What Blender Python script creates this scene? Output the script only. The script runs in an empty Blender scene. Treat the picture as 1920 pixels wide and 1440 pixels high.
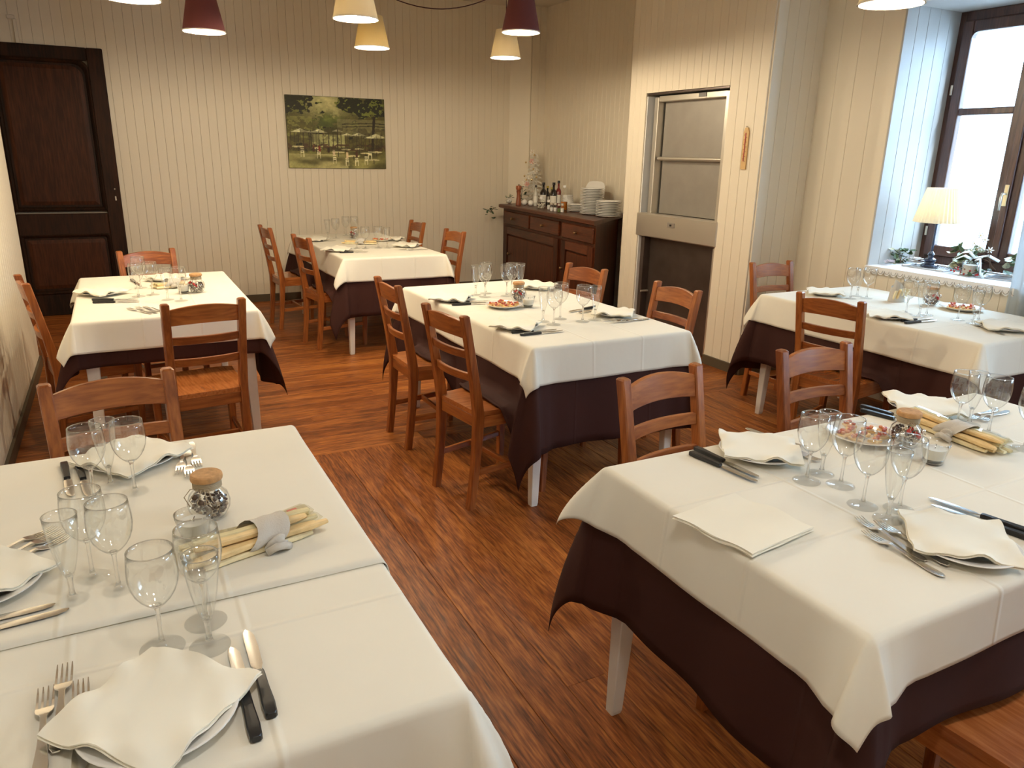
import bpy, bmesh, math, random
import numpy as np
from mathutils import Vector, Matrix
R = math.radians
PI = math.pi
rnd = random.Random(7)
sc = bpy.context.scene
COL = sc.collection

# ------------------------------------------------------------------ camera
F_PX, PITCH, ROLL, YAW, CAM_H = 1401.83, 0.29805, 0.020508, 0.482747, 1.545
_cp, _sp, _cy, _sy = math.cos(PITCH), math.sin(PITCH), math.cos(YAW), math.sin(YAW)
FW = Vector((_sy * _cp, _cy * _cp, -_sp))
_rt = Vector((_cy, -_sy, 0)); _up = _rt.cross(FW)
RT = math.cos(ROLL) * _rt + math.sin(ROLL) * _up
UP = -math.sin(ROLL) * _rt + math.cos(ROLL) * _up
EYE = Vector((0, 0, CAM_H))
cd = bpy.data.cameras.new('camera'); cam = bpy.data.objects.new('camera', cd); COL.objects.link(cam)
cd.sensor_width = 36; cd.lens = F_PX * 36 / 1920; cd.clip_start = 0.02; cd.clip_end = 200
M = Matrix((RT, UP, -FW)).transposed().to_4x4(); M.translation = EYE
cam.matrix_world = M
sc.camera = cam

# ------------------------------------------------------------------ world, sun, exposure
sc.view_settings.view_transform = 'Standard'; sc.view_settings.look = 'None'
sc.view_settings.gamma = 1.0; sc.view_settings.use_curve_mapping = False
sc.view_settings.exposure = 0.0
SKY = 27.0
LAMP_W = 40.0
FILL_W = 16.0
w = bpy.data.worlds.new('world'); sc.world = w; w.use_nodes = True
bg = w.node_tree.nodes['Background']; bg.inputs[0].default_value = (0.52, 0.75, 1.0, 1); bg.inputs[1].default_value = SKY
sd = bpy.data.lights.new('sun', 'SUN'); sun = bpy.data.objects.new('sun', sd); COL.objects.link(sun)
sd.energy = 5.0; sd.angle = R(3.0); sd.color = (0.80, 0.92, 1.0)
sun.rotation_euler = Vector((-0.24, 1.0, -0.55)).to_track_quat('-Z', 'Y').to_euler()
cy = sc.cycles
cy.caustics_reflective = False; cy.caustics_refractive = False
cy.max_bounces = 8; cy.diffuse_bounces = 4; cy.glossy_bounces = 3; cy.transmission_bounces = 6; cy.transparent_max_bounces = 28
cy.adaptive_threshold = 0.02
cy.sample_clamp_indirect = 6.0


def portal(loc, rot, sx, sy):
    l = bpy.data.lights.new('window_portal', 'AREA'); o = bpy.data.objects.new('window_portal', l)
    COL.objects.link(o); l.shape = 'RECTANGLE'; l.size = sx; l.size_y = sy; l.cycles.is_portal = True
    o.location = loc; o.rotation_euler = rot


# ------------------------------------------------------------------ helpers: materials
MATS = {}


def mat(name, col, rough=0.5, metal=0.0, bump=0.0, bscale=60.0, var=0.0, vscale=8.0, spec=0.5, sheen=0.0, coat=0.0, stretch=None, trans=0.0):
    if name in MATS: return MATS[name]
    m = bpy.data.materials.new(name); m.use_nodes = True; nt = m.node_tree; n = nt.nodes; L = nt.links
    b = n['Principled BSDF']
    b.inputs['Base Color'].default_value = (*col, 1); b.inputs['Roughness'].default_value = rough
    b.inputs['Metallic'].default_value = metal; b.inputs['Specular IOR Level'].default_value = spec
    b.inputs['Coat Weight'].default_value = coat; b.inputs['Sheen Weight'].default_value = sheen
    tc = n.new('ShaderNodeTexCoord'); mp = n.new('ShaderNodeMapping')
    L.new(tc.outputs['Object'], mp.inputs[0])
    if stretch: mp.inputs['Scale'].default_value = stretch
    if var > 0:
        nz = n.new('ShaderNodeTexNoise'); nz.inputs['Scale'].default_value = vscale; nz.inputs['Detail'].default_value = 5
        L.new(mp.outputs[0], nz.inputs['Vector'])
        mr = n.new('ShaderNodeMapRange'); mr.inputs[1].default_value = 0.3; mr.inputs[2].default_value = 0.7
        mr.inputs[3].default_value = 1 - var; mr.inputs[4].default_value = 1 + var
        L.new(nz.outputs[0], mr.inputs[0])
        mx = n.new('ShaderNodeMix'); mx.data_type = 'RGBA'; mx.blend_type = 'MULTIPLY'; mx.inputs[0].default_value = 1
        mx.inputs[6].default_value = (*col, 1); L.new(mr.outputs[0], mx.inputs[7]); L.new(mx.outputs[2], b.inputs['Base Color'])
    if bump > 0:
        nb = n.new('ShaderNodeTexNoise'); nb.inputs['Scale'].default_value = bscale; nb.inputs['Detail'].default_value = 4
        L.new(mp.outputs[0], nb.inputs['Vector'])
        bp = n.new('ShaderNodeBump'); bp.inputs['Strength'].default_value = bump; bp.inputs['Distance'].default_value = 0.004
        L.new(nb.outputs[0], bp.inputs['Height']); L.new(bp.outputs[0], b.inputs['Normal'])
    if trans > 0:
        tr = n.new('ShaderNodeBsdfTranslucent'); tr.inputs[0].default_value = (*col, 1)
        ms = n.new('ShaderNodeMixShader'); ms.inputs[0].default_value = trans
        L.new(b.outputs[0], ms.inputs[1]); L.new(tr.outputs[0], ms.inputs[2]); L.new(ms.outputs[0], n['Material Output'].inputs[0])
    MATS[name] = m
    return m


def wood(name, c1, c2, rough=0.35, axis='Z', scale=1.0, dist=3.0, coat=0.0, c3=None):
    """wood with long grain along one object axis, each object its own piece of the pattern"""
    if name in MATS: return MATS[name]
    m = bpy.data.materials.new(name); m.use_nodes = True; nt = m.node_tree; n = nt.nodes; L = nt.links
    b = n['Principled BSDF']; b.inputs['Roughness'].default_value = rough; b.inputs['Coat Weight'].default_value = coat
    b.inputs['Coat Roughness'].default_value = 0.15
    b.inputs['Specular IOR Level'].default_value = {'floor_wood': .25, 'sideboard_wood': .25, 'sideboard_wood_tall': .2, 'door_wood': .2, 'door_panel_wood': .2}.get(name, .5)
    tc = n.new('ShaderNodeTexCoord'); oi = n.new('ShaderNodeObjectInfo')
    mu = n.new('ShaderNodeVectorMath'); mu.operation = 'SCALE'; mu.inputs[0].default_value = (37, 53, 29)
    L.new(oi.outputs['Random'], mu.inputs['Scale'])
    ad = n.new('ShaderNodeVectorMath'); ad.operation = 'ADD'
    L.new(tc.outputs['Object'], ad.inputs[0]); L.new(mu.outputs[0], ad.inputs[1])
    mp = n.new('ShaderNodeMapping'); s = {'X': (0.09, 1, 1), 'Y': (1, 0.09, 1), 'Z': (1, 1, 0.09)}[axis]
    mp.inputs['Scale'].default_value = [v * scale for v in s]; L.new(ad.outputs[0], mp.inputs[0])
    n1 = n.new('ShaderNodeTexNoise'); n1.inputs['Scale'].default_value = 7; n1.inputs['Detail'].default_value = 3; n1.inputs['Distortion'].default_value = 0.6
    L.new(mp.outputs[0], n1.inputs['Vector'])
    ml = n.new('ShaderNodeMath'); ml.operation = 'MULTIPLY'; ml.inputs[1].default_value = dist * 9
    L.new(n1.outputs[0], ml.inputs[0])
    sn = n.new('ShaderNodeMath'); sn.operation = 'SINE'; L.new(ml.outputs[0], sn.inputs[0])
    n2 = n.new('ShaderNodeTexNoise'); n2.inputs['Scale'].default_value = 90; n2.inputs['Detail'].default_value = 4
    L.new(mp.outputs[0], n2.inputs['Vector'])
    a1 = n.new('ShaderNodeMath'); a1.operation = 'MULTIPLY_ADD'; a1.inputs[1].default_value = 0.085 if name == 'floor_wood' else 0.12; a1.inputs[2].default_value = 0.0
    L.new(sn.outputs[0], a1.inputs[0])
    a2 = n.new('ShaderNodeMath'); a2.operation = 'ADD'; L.new(a1.outputs[0], a2.inputs[0]); L.new(n2.outputs[0], a2.inputs[1])
    a3 = n.new('ShaderNodeMath'); a3.operation = 'MULTIPLY_ADD'; a3.inputs[1].default_value = 0.22; L.new(oi.outputs['Random'], a3.inputs[0])
    a4 = n.new('ShaderNodeMath'); a4.operation = 'SUBTRACT'; a4.inputs[1].default_value = 0.10; L.new(a2.outputs[0], a4.inputs[0]); L.new(a4.outputs[0], a3.inputs[2])
    cr = n.new('ShaderNodeValToRGB'); cr.color_ramp.elements[0].position = 0.25; cr.color_ramp.elements[1].position = 0.78
    cr.color_ramp.elements[0].color = (*c1, 1); cr.color_ramp.elements[1].color = (*c2, 1)
    if c3:
        e = cr.color_ramp.elements.new(0.5); e.color = (*c3, 1)
    L.new(a3.outputs[0], cr.inputs[0]); L.new(cr.outputs[0], b.inputs['Base Color'])
    bp = n.new('ShaderNodeBump'); bp.inputs['Strength'].default_value = 0.12; bp.inputs['Distance'].default_value = 0.002
    L.new(n2.outputs[0], bp.inputs['Height']); L.new(bp.outputs[0], b.inputs['Normal'])
    MATS[name] = m
    return m


def cloth_mat(name, col, creases, rough=0.9, var=0.03, crease_col=0.0):
    """woven cloth with ironed creases at the given object-space x and y places"""
    m = bpy.data.materials.new(name); m.use_nodes = True; nt = m.node_tree; n = nt.nodes; L = nt.links
    b = n['Principled BSDF']; b.inputs['Roughness'].default_value = rough; b.inputs['Specular IOR Level'].default_value = 0.25
    b.inputs['Sheen Weight'].default_value = 0.0 if col[0] < .2 else 0.06
    tc = n.new('ShaderNodeTexCoord'); sp = n.new('ShaderNodeSeparateXYZ'); L.new(tc.outputs['Object'], sp.inputs[0])
    nz = n.new('ShaderNodeTexNoise'); nz.inputs['Scale'].default_value = 3.0; nz.inputs['Detail'].default_value = 4
    L.new(tc.outputs['Object'], nz.inputs['Vector'])
    mr = n.new('ShaderNodeMapRange'); mr.inputs[1].default_value = 0.3; mr.inputs[2].default_value = 0.7
    mr.inputs[3].default_value = 1 - var; mr.inputs[4].default_value = 1 + var; L.new(nz.outputs[0], mr.inputs[0])
    mx = n.new('ShaderNodeMix'); mx.data_type = 'RGBA'; mx.blend_type = 'MULTIPLY'; mx.inputs[0].default_value = 1
    mx.inputs[6].default_value = (*col, 1); L.new(mr.outputs[0], mx.inputs[7]); L.new(mx.outputs[2], b.inputs['Base Color'])
    acc = None
    for ax, p in creases:
        sub = n.new('ShaderNodeMath'); sub.operation = 'SUBTRACT'; sub.inputs[1].default_value = p
        L.new(sp.outputs[ax], sub.inputs[0])
        ab = n.new('ShaderNodeMath'); ab.operation = 'ABSOLUTE'; L.new(sub.outputs[0], ab.inputs[0])
        rg = n.new('ShaderNodeMapRange'); rg.interpolation_type = 'SMOOTHSTEP'
        rg.inputs[1].default_value = 0; rg.inputs[2].default_value = 0.009; rg.inputs[3].default_value = 1; rg.inputs[4].default_value = 0
        L.new(ab.outputs[0], rg.inputs[0])
        if acc is None: acc = rg.outputs[0]
        else:
            mxx = n.new('ShaderNodeMath'); mxx.operation = 'MAXIMUM'; L.new(acc, mxx.inputs[0]); L.new(rg.outputs[0], mxx.inputs[1]); acc = mxx.outputs[0]
    n2 = n.new('ShaderNodeTexNoise'); n2.inputs['Scale'].default_value = 7; n2.inputs['Detail'].default_value = 3
    L.new(tc.outputs['Object'], n2.inputs['Vector'])
    su = n.new('ShaderNodeMath'); su.operation = 'MULTIPLY_ADD'; su.inputs[1].default_value = 1.6
    L.new(n2.outputs[0], su.inputs[0])
    if acc is not None: L.new(acc, su.inputs[2])
    bp = n.new('ShaderNodeBump'); bp.inputs['Strength'].default_value = 0.5; bp.inputs['Distance'].default_value = 0.003
    L.new(su.outputs[0], bp.inputs['Height']); L.new(bp.outputs[0], b.inputs['Normal'])
    return m


def glass_mat(name, tint=(0.985, 0.99, 0.988), edge=(0.30, 0.31, 0.31), body=0.0):
    """thin clear glass: mirror reflection by Fresnel over a clear body that darkens at grazing angles"""
    m = bpy.data.materials.new(name); m.use_nodes = True; nt = m.node_tree; n = nt.nodes; L = nt.links
    n.remove(n['Principled BSDF']); out = n['Material Output']
    lw = n.new('ShaderNodeLayerWeight'); lw.inputs[0].default_value = 0.5
    cr = n.new('ShaderNodeValToRGB'); cr.color_ramp.elements[0].position = 0.72; cr.color_ramp.elements[0].color = (*tint, 1)
    cr.color_ramp.elements[1].position = 1.0; cr.color_ramp.elements[1].color = (*edge, 1)
    L.new(lw.outputs['Facing'], cr.inputs[0])
    tr = n.new('ShaderNodeBsdfTransparent'); L.new(cr.outputs[0], tr.inputs[0])
    gl = n.new('ShaderNodeBsdfGlossy'); gl.inputs['Roughness'].default_value = 0.02; gl.inputs[0].default_value = (1, 1, 1, 1)
    pw = n.new('ShaderNodeMath'); pw.operation = 'POWER'; pw.inputs[1].default_value = 4.0; L.new(lw.outputs['Facing'], pw.inputs[0])
    ma = n.new('ShaderNodeMath'); ma.operation = 'MULTIPLY_ADD'; ma.inputs[1].default_value = 0.75; ma.inputs[2].default_value = 0.07; ma.use_clamp = True
    L.new(pw.outputs[0], ma.inputs[0])
    ms = n.new('ShaderNodeMixShader'); L.new(ma.outputs[0], ms.inputs[0]); L.new(tr.outputs[0], ms.inputs[1]); L.new(gl.outputs[0], ms.inputs[2])
    L.new(ms.outputs[0], out.inputs[0])
    MATS[name] = m
    return m


def emis(name, col, s):
    m = bpy.data.materials.new(name); m.use_nodes = True; b = m.node_tree.nodes['Principled BSDF']
    b.inputs['Base Color'].default_value = (*col, 1); b.inputs['Emission Color'].default_value = (*col, 1); b.inputs['Emission Strength'].default_value = s
    return m


# ------------------------------------------------------------------ helpers: meshes
def obj(name, bm, m=None, parent=None, loc=None, smooth=False, rotz=0.0, recalc=True):
    if recalc: bmesh.ops.recalc_face_normals(bm, faces=bm.faces)
    me = bpy.data.meshes.new(name); bm.to_mesh(me); bm.free()
    if m: me.materials.append(m)
    if smooth:
        me.polygons.foreach_set('use_smooth', [True] * len(me.polygons))
    o = bpy.data.objects.new(name, me); COL.objects.link(o)
    if parent: o.parent = parent
    if loc is not None: o.location = loc
    if rotz: o.rotation_euler = (0, 0, rotz)
    if smooth == 'auto':
        sharp(o)
    return o


def sharp(o, ang=35):
    me = o.data; bm = bmesh.new(); bm.from_mesh(me)
    for e in bm.edges:
        e.smooth = not (len(e.link_faces) == 2 and e.calc_face_angle(0) > R(ang))
    bm.to_mesh(me); bm.free()


def empty(name, loc=(0, 0, 0), rotz=0.0):
    o = bpy.data.objects.new(name, None); COL.objects.link(o); o.location = loc; o.rotation_euler = (0, 0, rotz)
    o.empty_display_size = 0.1
    return o


def tag(o, label=None, cat=None, group=None, kind=None):
    if label: o['label'] = label
    if cat: o['category'] = cat
    if group: o['group'] = group
    if kind: o['kind'] = kind
    return o


def copy_tree(o, parent=None):
    c = o.copy(); COL.objects.link(c)
    if parent: c.parent = parent
    for ch in list(o.children): copy_tree(ch, c)
    return c


def box(bm, c, s, bev=0.0, rot=None, seg=1):
    r = bmesh.ops.create_cube(bm, size=1.0); vs = r['verts']
    for v in vs: v.co = Vector((v.co.x * s[0], v.co.y * s[1], v.co.z * s[2]))
    if bev > 0:
        es = list({e for v in vs for e in v.link_edges})
        rr = bmesh.ops.bevel(bm, geom=es, offset=bev, segments=seg, affect='EDGES', profile=0.5)
        vs = list({v for f in rr['faces'] for v in f.verts} | {v for v in vs if v.is_valid})
    for v in vs:
        if rot is not None: v.co = rot @ v.co
        v.co += Vector(c)
    return bm


def B(c, s, bev=0.0, rot=None, seg=1):
    return box(bmesh.new(), c, s, bev, rot, seg)


def loft(bm, secs, cap=True):
    rows = [[bm.verts.new(p) for p in s] for s in secs]
    n = len(rows[0])
    for a, b in zip(rows, rows[1:]):
        for i in range(n):
            j = (i + 1) % n
            bm.faces.new((a[i], a[j], b[j], b[i]))
    if cap:
        bm.faces.new(rows[0]); bm.faces.new(rows[-1])
    return bm


def rect(c, u, v, hu, hv, ch=0.0):
    """chamfered rectangle section centred on c, spanned by unit vectors u and v"""
    c = Vector(c); u = Vector(u); v = Vector(v)
    if ch <= 0: q = [(-hu, -hv), (hu, -hv), (hu, hv), (-hu, hv)]
    else: q = [(-hu + ch, -hv), (hu - ch, -hv), (hu, -hv + ch), (hu, hv - ch), (hu - ch, hv), (-hu + ch, hv), (-hu, hv - ch), (-hu, -hv + ch)]
    return [c + u * a + v * b for a, b in q]


def lathe(bm, prof, seg=28, c=(0, 0, 0), close=False):
    cx, cy_, cz = c; rows = []
    for r, z in prof:
        if r < 1e-5: rows.append([bm.verts.new((cx, cy_, cz + z))])
        else: rows.append([bm.verts.new((cx + r * math.cos(2 * PI * i / seg), cy_ + r * math.sin(2 * PI * i / seg), cz + z)) for i in range(seg)])
    pr = list(zip(rows, rows[1:]))
    if close: pr.append((rows[-1], rows[0]))
    for a, b in pr:
        for i in range(seg):
            j = (i + 1) % seg
            if len(a) == 1 and len(b) == 1: continue
            if len(a) == 1: bm.faces.new((a[0], b[i], b[j]))
            elif len(b) == 1: bm.faces.new((a[i], a[j], b[0]))
            else: bm.faces.new((a[i], a[j], b[j], b[i]))
    return bm


def LA(prof, seg=28, c=(0, 0, 0)):
    return lathe(bmesh.new(), prof, seg, c)


def tube(bm, pts, r, seg=8, taper=None):
    pts = [Vector(p) for p in pts]; secs = []
    for i, p in enumerate(pts):
        d = (pts[min(i + 1, len(pts) - 1)] - pts[max(i - 1, 0)]).normalized()
        a = d.cross(Vector((0, 0, 1)))
        if a.length < 1e-3: a = d.cross(Vector((0, 1, 0)))
        a.normalize(); b = d.cross(a)
        rr = r if taper is None else r * taper(i / (len(pts) - 1))
        secs.append([p + rr * (a * math.cos(2 * PI * k / seg) + b * math.sin(2 * PI * k / seg)) for k in range(seg)])
    return loft(bm, secs)


def prism(bm, poly, z0, z1):
    a = [bm.verts.new((x, y, z0)) for x, y in poly]; b = [bm.verts.new((x, y, z1)) for x, y in poly]
    n = len(poly)
    for i in range(n): bm.faces.new((a[i], a[(i + 1) % n], b[(i + 1) % n], b[i]))
    bm.faces.new(a); bm.faces.new(b)
    return bm


def sphere(bm, c, r, seg=10, rings=7, sq=(1, 1, 1)):
    prof = [(r * math.sin(PI * i / rings), -r * math.cos(PI * i / rings)) for i in range(rings + 1)]
    prof[0] = (0, -r); prof[-1] = (0, r)
    n0 = len(bm.verts); lathe(bm, prof, seg)
    bm.verts.ensure_lookup_table()
    for v in list(bm.verts)[n0:]:
        v.co = Vector((v.co.x * sq[0] + c[0], v.co.y * sq[1] + c[1], v.co.z * sq[2] + c[2]))
    return bm


# ------------------------------------------------------------------ materials
M_WALL = mat('wall_paint', (0.78, 0.70, 0.56), 0.55, var=0.05, vscale=3, bump=0.1, bscale=40, stretch=(1, 1, 0.15))
M_WALLBACK = mat('wall_backing', (0.36, 0.30, 0.22), 0.8)
M_CEIL = mat('ceiling_paint', (0.72, 0.66, 0.55), 0.7, var=0.02)
M_REVEAL_DIM = mat('darkened_reveal_paint', (0.47, 0.47, 0.46), 0.6, var=0.03)  # same paint as the walls, darkened to hold back the window daylight
M_WHITEPAINT = mat('white_paint', (0.78, 0.78, 0.76), 0.5, var=0.03)
M_LEG = mat('white_leg_paint', (0.80, 0.76, 0.68), 0.45, var=0.05, bump=0.1)
M_CHAIR = wood('chair_wood', (0.19, 0.047, 0.010), (0.43, 0.140, 0.032), 0.32, 'Z', 1.0, 1.2, coat=0.12)
M_CHAIRX = wood('chair_wood_cross', (0.19, 0.047, 0.010), (0.43, 0.140, 0.032), 0.32, 'X', 1.0, 1.2, coat=0.12)
M_SEAT = wood('seat_wood', (0.30, 0.085, 0.02), (0.56, 0.2, 0.055), 0.25, 'Y', 1.0, 1.0, coat=0.4)
M_FLOOR = wood('floor_wood', (0.10, 0.026, 0.006), (0.47, 0.165, 0.036), 0.42, 'X', 1.6, 2.6, coat=0.0, c3=(0.26, 0.076, 0.017))
M_FLOORBASE = mat('floor_gap', (0.03, 0.012, 0.006), 0.9)
M_DARKWOOD = wood('sideboard_wood', (0.035, 0.009, 0.003), (0.13, 0.032, 0.010), 0.34, 'X', 1.0, 1.5, coat=0.08)
M_DARKWOODZ = wood('sideboard_wood_tall', (0.028, 0.007, 0.003), (0.095, 0.024, 0.008), 0.38, 'Z', 1.0, 1.5, coat=0.0)
M_DOOR = wood('door_wood', (0.012, 0.005, 0.002), (0.042, 0.014, 0.005), 0.6, 'Z', 0.8, 1.2)
M_DOORPANEL = wood('door_panel_wood', (0.030, 0.009, 0.003), (0.088, 0.026, 0.008), 0.55, 'Z', 0.8, 1.0)
M_FRAMEWOOD = wood('window_frame_wood', (0.045, 0.02, 0.016), (0.12, 0.055, 0.04), 0.35, 'Z', 1.0, 1.0, coat=0.2)
M_BASE = mat('baseboard_paint', (0.10, 0.075, 0.045), 0.5)
M_STEEL = mat('brushed_steel', (0.72, 0.67, 0.58), 0.38, 0.85, bump=0.05, bscale=30, stretch=(1, 1, 30))
M_STEELPANEL = mat('matte_steel', (0.36, 0.33, 0.29), 0.5, 0.6, var=0.05)
M_STEELDARK = mat('dark_steel', (0.13, 0.10, 0.085), 0.35, 0.7, var=0.25, vscale=4)
M_CUTLERY = mat('cutlery_steel', (0.86, 0.84, 0.80), 0.2, 1.0)
M_BLACK = mat('black_plastic', (0.012, 0.012, 0.013), 0.3)
M_CHINA = mat('china', (0.82, 0.80, 0.76), 0.15, coat=0.3)
M_NAPKIN = cloth_mat('napkin_cloth', (0.86, 0.815, 0.69), [], 0.85, 0.05)
M_GREYCLOTH = mat('grey_linen', (0.58, 0.54, 0.48), 0.9, bump=0.3, bscale=300)
M_GLASS = glass_mat('clear_glass')
def solid_glass(name, thru=.42):
    """refracting glass, let partly through straight so that light reaches the cloth below"""
    m = bpy.data.materials.new(name); m.use_nodes = True; nt = m.node_tree; n = nt.nodes; L = nt.links
    n.remove(n['Principled BSDF'])
    g = n.new('ShaderNodeBsdfGlass'); g.inputs['Roughness'].default_value = 0.0; g.inputs['IOR'].default_value = 1.48
    t = n.new('ShaderNodeBsdfTransparent'); t.inputs[0].default_value = (.97, .975, .975, 1); ms = n.new('ShaderNodeMixShader'); ms.inputs[0].default_value = thru
    L.new(g.outputs[0], ms.inputs[1]); L.new(t.outputs[0], ms.inputs[2]); L.new(ms.outputs[0], n['Material Output'].inputs[0])
    return m


M_SOLID = solid_glass('solid_clear_glass')
M_FOOT = solid_glass('foot_glass', .89)
M_PANE = glass_mat('window_glass', (0.985, 0.995, 1.0), (0.9, 0.92, 0.93))
M_CORK = mat('cork', (0.50, 0.27, 0.11), 0.8, var=0.25, vscale=60, bump=0.3, bscale=90)
M_TWINE = mat('twine', (0.45, 0.36, 0.24), 0.95, bump=0.6, bscale=120)
M_WAX = mat('white_wax', (0.86, 0.83, 0.74), 0.5, trans=0.2)
M_RED = mat('red_berry', (0.42, 0.02, 0.02), 0.25, coat=0.5)
M_BREAD = mat('breadstick_crust', (0.78, 0.52, 0.22), 0.7, var=0.25, vscale=30, bump=0.3)
M_GREEN = mat('holly_leaf', (0.05, 0.09, 0.035), 0.45, var=0.3, vscale=30)
M_IVY = mat('ivy_leaf', (0.07, 0.12, 0.05), 0.5, var=0.4, vscale=40)
M_TWIG = mat('twig', (0.10, 0.06, 0.035), 0.8)

# ------------------------------------------------------------------ the room
XL, YB, ZC, YF = -0.63, 8.20, 3.12, -1.6
XD, YD0, YD1 = 4.00, 4.00, 5.56        # dumbwaiter block
XR = 4.46                              # window wall
XA = 4.56                              # alcove wall behind the sideboard


def struct(name, bm, m, parent=None, **k):
    o = obj(name, bm, m, parent, **k)
    if parent is None: o['kind'] = 'structure'
    return o


def slab(x0, x1, y0, y1, z0, z1):
    return B(((x0 + x1) / 2, (y0 + y1) / 2, (z0 + z1) / 2), (x1 - x0, y1 - y0, z1 - z0))


# floor with separate boards
floor = struct('floor', slab(-1.2, 5.3, YF - .2, YB + .2, -0.12, -0.016), M_FLOORBASE)
_bc = {}


def board_mesh(L_, W_):
    k = (round(L_, 3), round(W_, 3))
    if k not in _bc:
        bm = bmesh.new(); hx, hy = L_ / 2, W_ / 2 - 0.0007; c = 0.0016
        lo = [(-hx, -hy), (hx, -hy), (hx, hy), (-hx, hy)]
        hi = [(-hx + .0007, -hy + c), (hx - .0007, -hy + c), (hx - .0007, hy - c), (-hx + .0007, hy - c)]
        loft(bm, [[Vector((*p, -0.016)) for p in lo], [Vector((*p, -0.0012)) for p in lo], [Vector((*p, 0.0)) for p in hi]])
        bmesh.ops.recalc_face_normals(bm, faces=bm.faces)
        me = bpy.data.meshes.new('floor_board'); bm.to_mesh(me); bm.free(); me.materials.append(M_FLOOR); _bc[k] = me
    return _bc[k]


def board(cx, cy_, L_, W_, rz):
    o = bpy.data.objects.new('floor_board', board_mesh(L_, W_)); COL.objects.link(o); o.parent = floor
    o.location = (cx, cy_, 0); o.rotation_euler = (0, 0, rz)


YS = 3.72                              # seam where the boards change direction
x = XL
i = 0
cuts = [0.9, -0.1, 1.6, 0.35, 2.2, 1.15, -0.5, 1.9, 0.6, 2.6]
while x < 4.45:
    W_ = min(0.14, 4.46 - x); c = cuts[i % len(cuts)]
    ys = [YF, c, YS]
    if c > 1.7: ys = [YF, -0.2, c, YS]
    for a, b in zip(ys, ys[1:]):
        if b > -0.3: board(x + W_ / 2, (a + b) / 2, b - a, W_, PI / 2)
    x += 0.14; i += 1
y = YS; i = 0
cx_ = [1.4, 0.5, 2.3, 3.1, 0.9, 2.0, 2.8]
while y < YB:
    W_ = min(0.125, YB - y)
    c = cx_[i % 7]; xe = 4.56
    for a, b in ((XL if y < 6.2 else -1.02, c), (c, xe)): board((a + b) / 2, y + W_ / 2, b - a, W_, 0)
    y += 0.125; i += 1

# walls: backing slabs, each with its own planks
_pc = {}


def plank_mesh(L_, W_, m):
    k = (round(L_, 3), round(W_, 4), m.name)
    if k not in _pc:
        bm = bmesh.new(); h = W_ / 2 - 0.0006; c = 0.0022; t = 0.012
        sec = [(-h, 0), (-h, -t + c), (-h + c, -t), (h - c, -t), (h, -t + c), (h, 0)]
        loft(bm, [[Vector((a, b, 0)) for a, b in sec], [Vector((a, b, L_)) for a, b in sec]])
        bmesh.ops.recalc_face_normals(bm, faces=bm.faces)
        me = bpy.data.meshes.new('plank'); bm.to_mesh(me); bm.free(); me.materials.append(m); _pc[k] = me
    return _pc[k]


def planks(wall, p0, p1, z0, z1, W_=0.08, m=None, gaps=()):
    """vertical boards from p0 to p1 with the room on the right-hand side when walking p0 -> p1; z may be cut by gaps (s0, s1, zlo, zhi)"""
    m = m or M_WALL
    p0 = Vector(p0); p1 = Vector(p1); d = (p1 - p0); Lg = d.length; d.normalize(); n = max(1, round(Lg / W_)); W2 = Lg / n
    ang = math.atan2(d.y, d.x)
    for k in range(n):
        s = (k + .5) * W2; c = p0 + d * s; runs = [(z0, z1)]
        for (s0, s1, a, b) in gaps:
            if s0 < s < s1:
                runs = [(lo, hi) for r0, r1 in runs for lo, hi in ((r0, min(r1, a)), (max(r0, b), r1)) if hi - lo > 0.02]
        for lo, hi in runs:
            o = bpy.data.objects.new('plank', plank_mesh(hi - lo, W2, m)); COL.objects.link(o)
            o.parent = wall; o.location = (c.x, c.y, lo); o.rotation_euler = (0, 0, ang)


T = 0.02
XDR = 0.062                            # right edge of the dark door
wb = struct('wall_back', slab(-1.2, 5.0, YB, YB + .2, -0.1, ZC + .1), M_WALLBACK)
planks(wb, (-1.02, YB - 0.0), (4.19, YB), 0, ZC, 0.08, gaps=[(0, XDR + 1.02, 0, 2.375)])
bmx = bmesh.new()
o = bpy.data.objects.new('corner_board', plank_mesh(ZC, 0.255, M_WALL)); COL.objects.link(o); o.parent = wb
o.location = (4.19 + .09, YB - .09, 0); o.rotation_euler = (0, 0, -PI / 4)
planks(wb, (4.37, YB - 0.18), (XA, YB - 0.18), 0, ZC, 0.09)
YN, XN = 6.25, -1.02
wl = struct('wall_left', slab(XN - .1, XL, YF - .2, YN, -0.1, ZC + .1), M_WALLBACK)
planks(wl, (XL, 1.9), (XL, YN), 0, ZC, 0.085)
wn_ = struct('wall_left_nook', slab(XN - .1, XN, YN, YB, -0.1, ZC + .1), M_WALL)
wlp = struct('wall_left_near', slab(XL - .01, XL + .012, YF, 1.9, 0, ZC), M_WALL, wl)
wf = struct('wall_front', slab(XL - .2, 5.3, YF - .2, YF, -0.1, ZC + .1), M_WALL)
# right side, from back to front
wa = struct('wall_alcove', slab(XA, XA + .2, YD1 - .2, YB + .1, -0.1, ZC + .1), M_WALLBACK)
planks(wa, (XA, YB - .18), (XA, YD1), 0, ZC, 0.08)
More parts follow.
